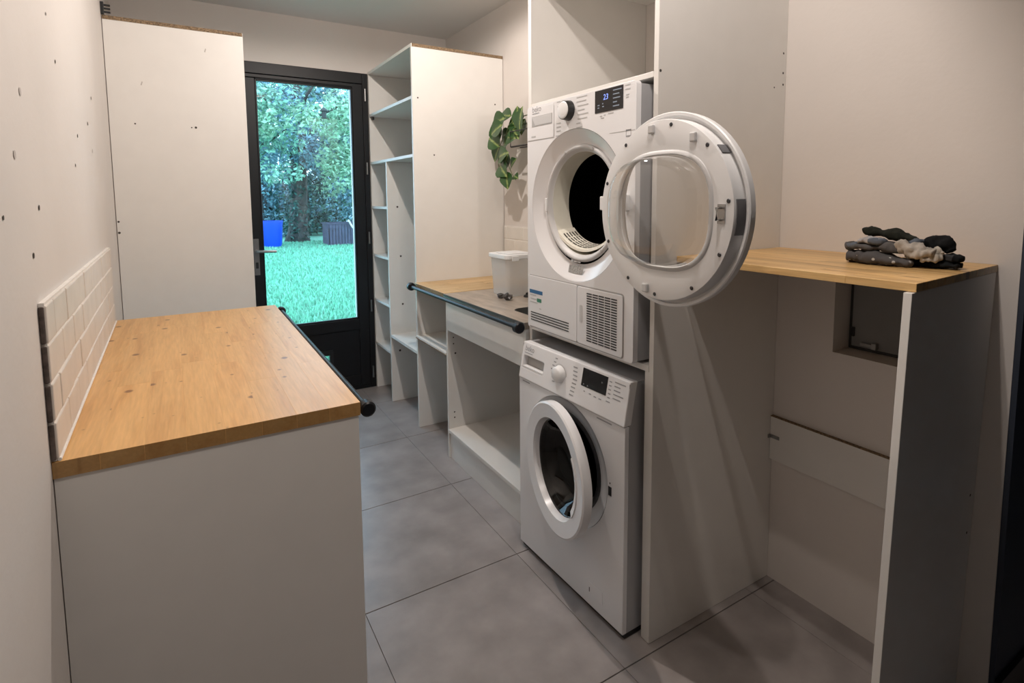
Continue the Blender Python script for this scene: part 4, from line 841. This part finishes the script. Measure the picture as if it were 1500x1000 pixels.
tree('garden_tree', (2.6, 16.4, GZ), trunk(4.9, 16.9, 5.2, .08, .05, (-.4, -.2), 1.2) if False else None, [[(6.6, 16.6, 4.2), (5.2, 16.4, 4.4), (4.2, 16.2, 4.15), (3.4, 16.1, 3.7)], [(.2, 16.7, 4.2), (1.4, 16.5, 4.25), (2.2, 16.3, 4.0)]], blobs(14, 3.3, 16.3, 3.75, 1.5, .5, .35, .28, .50, 41), lf4, 'overhanging pale leafy branches across the top of the door view', 'branch', per=700, size=.07, seed=13) 
for k, (x, y, lm_, lab) in enumerate([(2.6, 23.5, lf2, 'bushy shrub in the wood behind the blue barrel'), (4.4, 23.8, lf3, 'dark shrub in the wood right of the ivy covered trunk'), (6.4, 23.0, lf2, 'bushy shrub in the wood at the right of the door view')]):
    tree('shrub', (x, y, GZ), trunk(x, y, 2.5, .09, .05), [], blobs(16, x, y, 1.4, 1.0, .6, 1.3, .45, .8, 51+k), lm_, lab, 'shrub', per=420, size=.08, seed=17+k)
for k, (x, lab) in enumerate([(0.2, 'large background tree farthest left beyond the garden'), (3.2, 'large background tree in the middle beyond the garden'), (6.4, 'large background tree beyond the planter box'), (9.6, 'large background tree farthest right beyond the garden')]):
    tree('background_tree', (x, 27, GZ), trunk(x, 27, 8, .28, .12), [], blobs(26, x, 27, 4.0, 2.0, .8, 4.2, .9, 1.6, 71+k), lf2 if k % 2 else lf1, lab, per=230, size=.135, seed=27+k)

# blue barrel
BT = Thing('blue_barrel', (2.33, 18.6, GZ), 'bright blue plastic barrel on the lawn outside', 'barrel')
v, f = lathe([(0, .0001), (0, .27), (.10, .30), (.70, .335), (.78, .345), (.80, .345), (.80, .325), (.70, .31), (.06, .27), (.06, .0001)], 0, 0, 32)
BT.add('tub', ([(2.33+b_, 18.6+c, GZ+a) for a, b_, c in v], f), pmat('blue_plastic', (.004, .060, .60), .42), smooth=True, auto=40)
BT.add('rim', ([(2.33+.348*math.cos(a)*s, 18.6+.348*math.sin(a)*s, GZ+z) for z, s in ((.795, 1.0), (.795, 1.03), (.83, 1.03), (.83, 1.0)) for a in [2*PI*i/32 for i in range(32)]], [(j*32+i, j*32+(i+1) % 32, ((j+1) % 4)*32+(i+1) % 32, ((j+1) % 4)*32+i) for j in range(4) for i in range(32)]), MATS['blue_plastic'], smooth=True, auto=40)
# slatted planter box with a stick
PX = Thing('planter_box', (4.45, 18.2, GZ), 'dark slatted wooden planter box on the lawn outside', 'planter')
slat_m = pmat('dark_purple_stained_wood', (.060, .058, .095), .7, var=.25, vscale=8)
x0, x1, y0, y1 = 3.90, 5.05, 17.9, 18.75
for k in range(11):
    a = x0+.05+k*(x1-x0-.1)/11; PX.add('slat', box(a, a+.082, y0, y0+.025, GZ+.04, GZ+.70), slat_m, bevel=.004, seg=1)
for k in range(8):
    a = y0+.03+k*(y1-y0-.06)/8; PX.add('slat', box(x0, x0+.025, a, a+.082, GZ+.04, GZ+.70), slat_m, bevel=.004, seg=1)
    PX.add('slat', box(x1-.025, x1, a, a+.082, GZ+.04, GZ+.70), slat_m, bevel=.004, seg=1)
PX.add('back_board', box(x0+.03, x1-.03, y1-.025, y1, GZ+.04, GZ+.70), slat_m)
PX.add('top_frame', holed([(x0-.03, y0-.03), (x1+.03, y0-.03), (x1+.03, y1+.03), (x0-.03, y1+.03)], [(x0+.05, y0+.05), (x1-.05, y0+.05), (x1-.05, y1-.05), (x0+.05, y1-.05)], GZ+.70, GZ+.735, axis='z'), slat_m)
PX.add('soil', box(x0+.03, x1-.03, y0+.03, y1-.03, GZ+.02, GZ+.52), pmat('dark_soil', (.02, .018, .016), 1))
single('stick', tube([(4.52, 17.80, GZ+.83), (4.62, 17.72, GZ+.60), (4.80, 17.62, GZ+.42), (4.92, 17.55, GZ+.20), (5.06, 17.50, GZ+.01)], [.03, .032, .03, .028, .025], 8), pmat('pale_stick', (.55, .55, .50), .8, var=.2, vscale=10), 'pale bent stick leaning against the slatted planter box', 'stick', smooth=True)
# bird feeder hanging from the overhanging branch
BF = Thing('bird_feeder', (3.32, 15.2, 3.50), 'small dark bird feeder hanging among the leaves outside', 'bird feeder')
v, f = lathe([(0, .0001), (0, .08), (.02, .085), (.02, .06), (.19, .06), (.19, .105), (.24, .08), (.29, .0001)], 0, 0, 20)
BF.add('feeder', ([(3.32+b_, 15.2+c, 3.50+a) for a, b_, c in v], f), pmat('dark_feeder', (.022, .022, .018), .6), smooth=True, auto=40)
BF.add('hanger', tube([(3.32, 15.2, 3.785), (3.34, 15.4, 3.95), (3.40, 16.0, 4.0)], .008, 6), black_m)
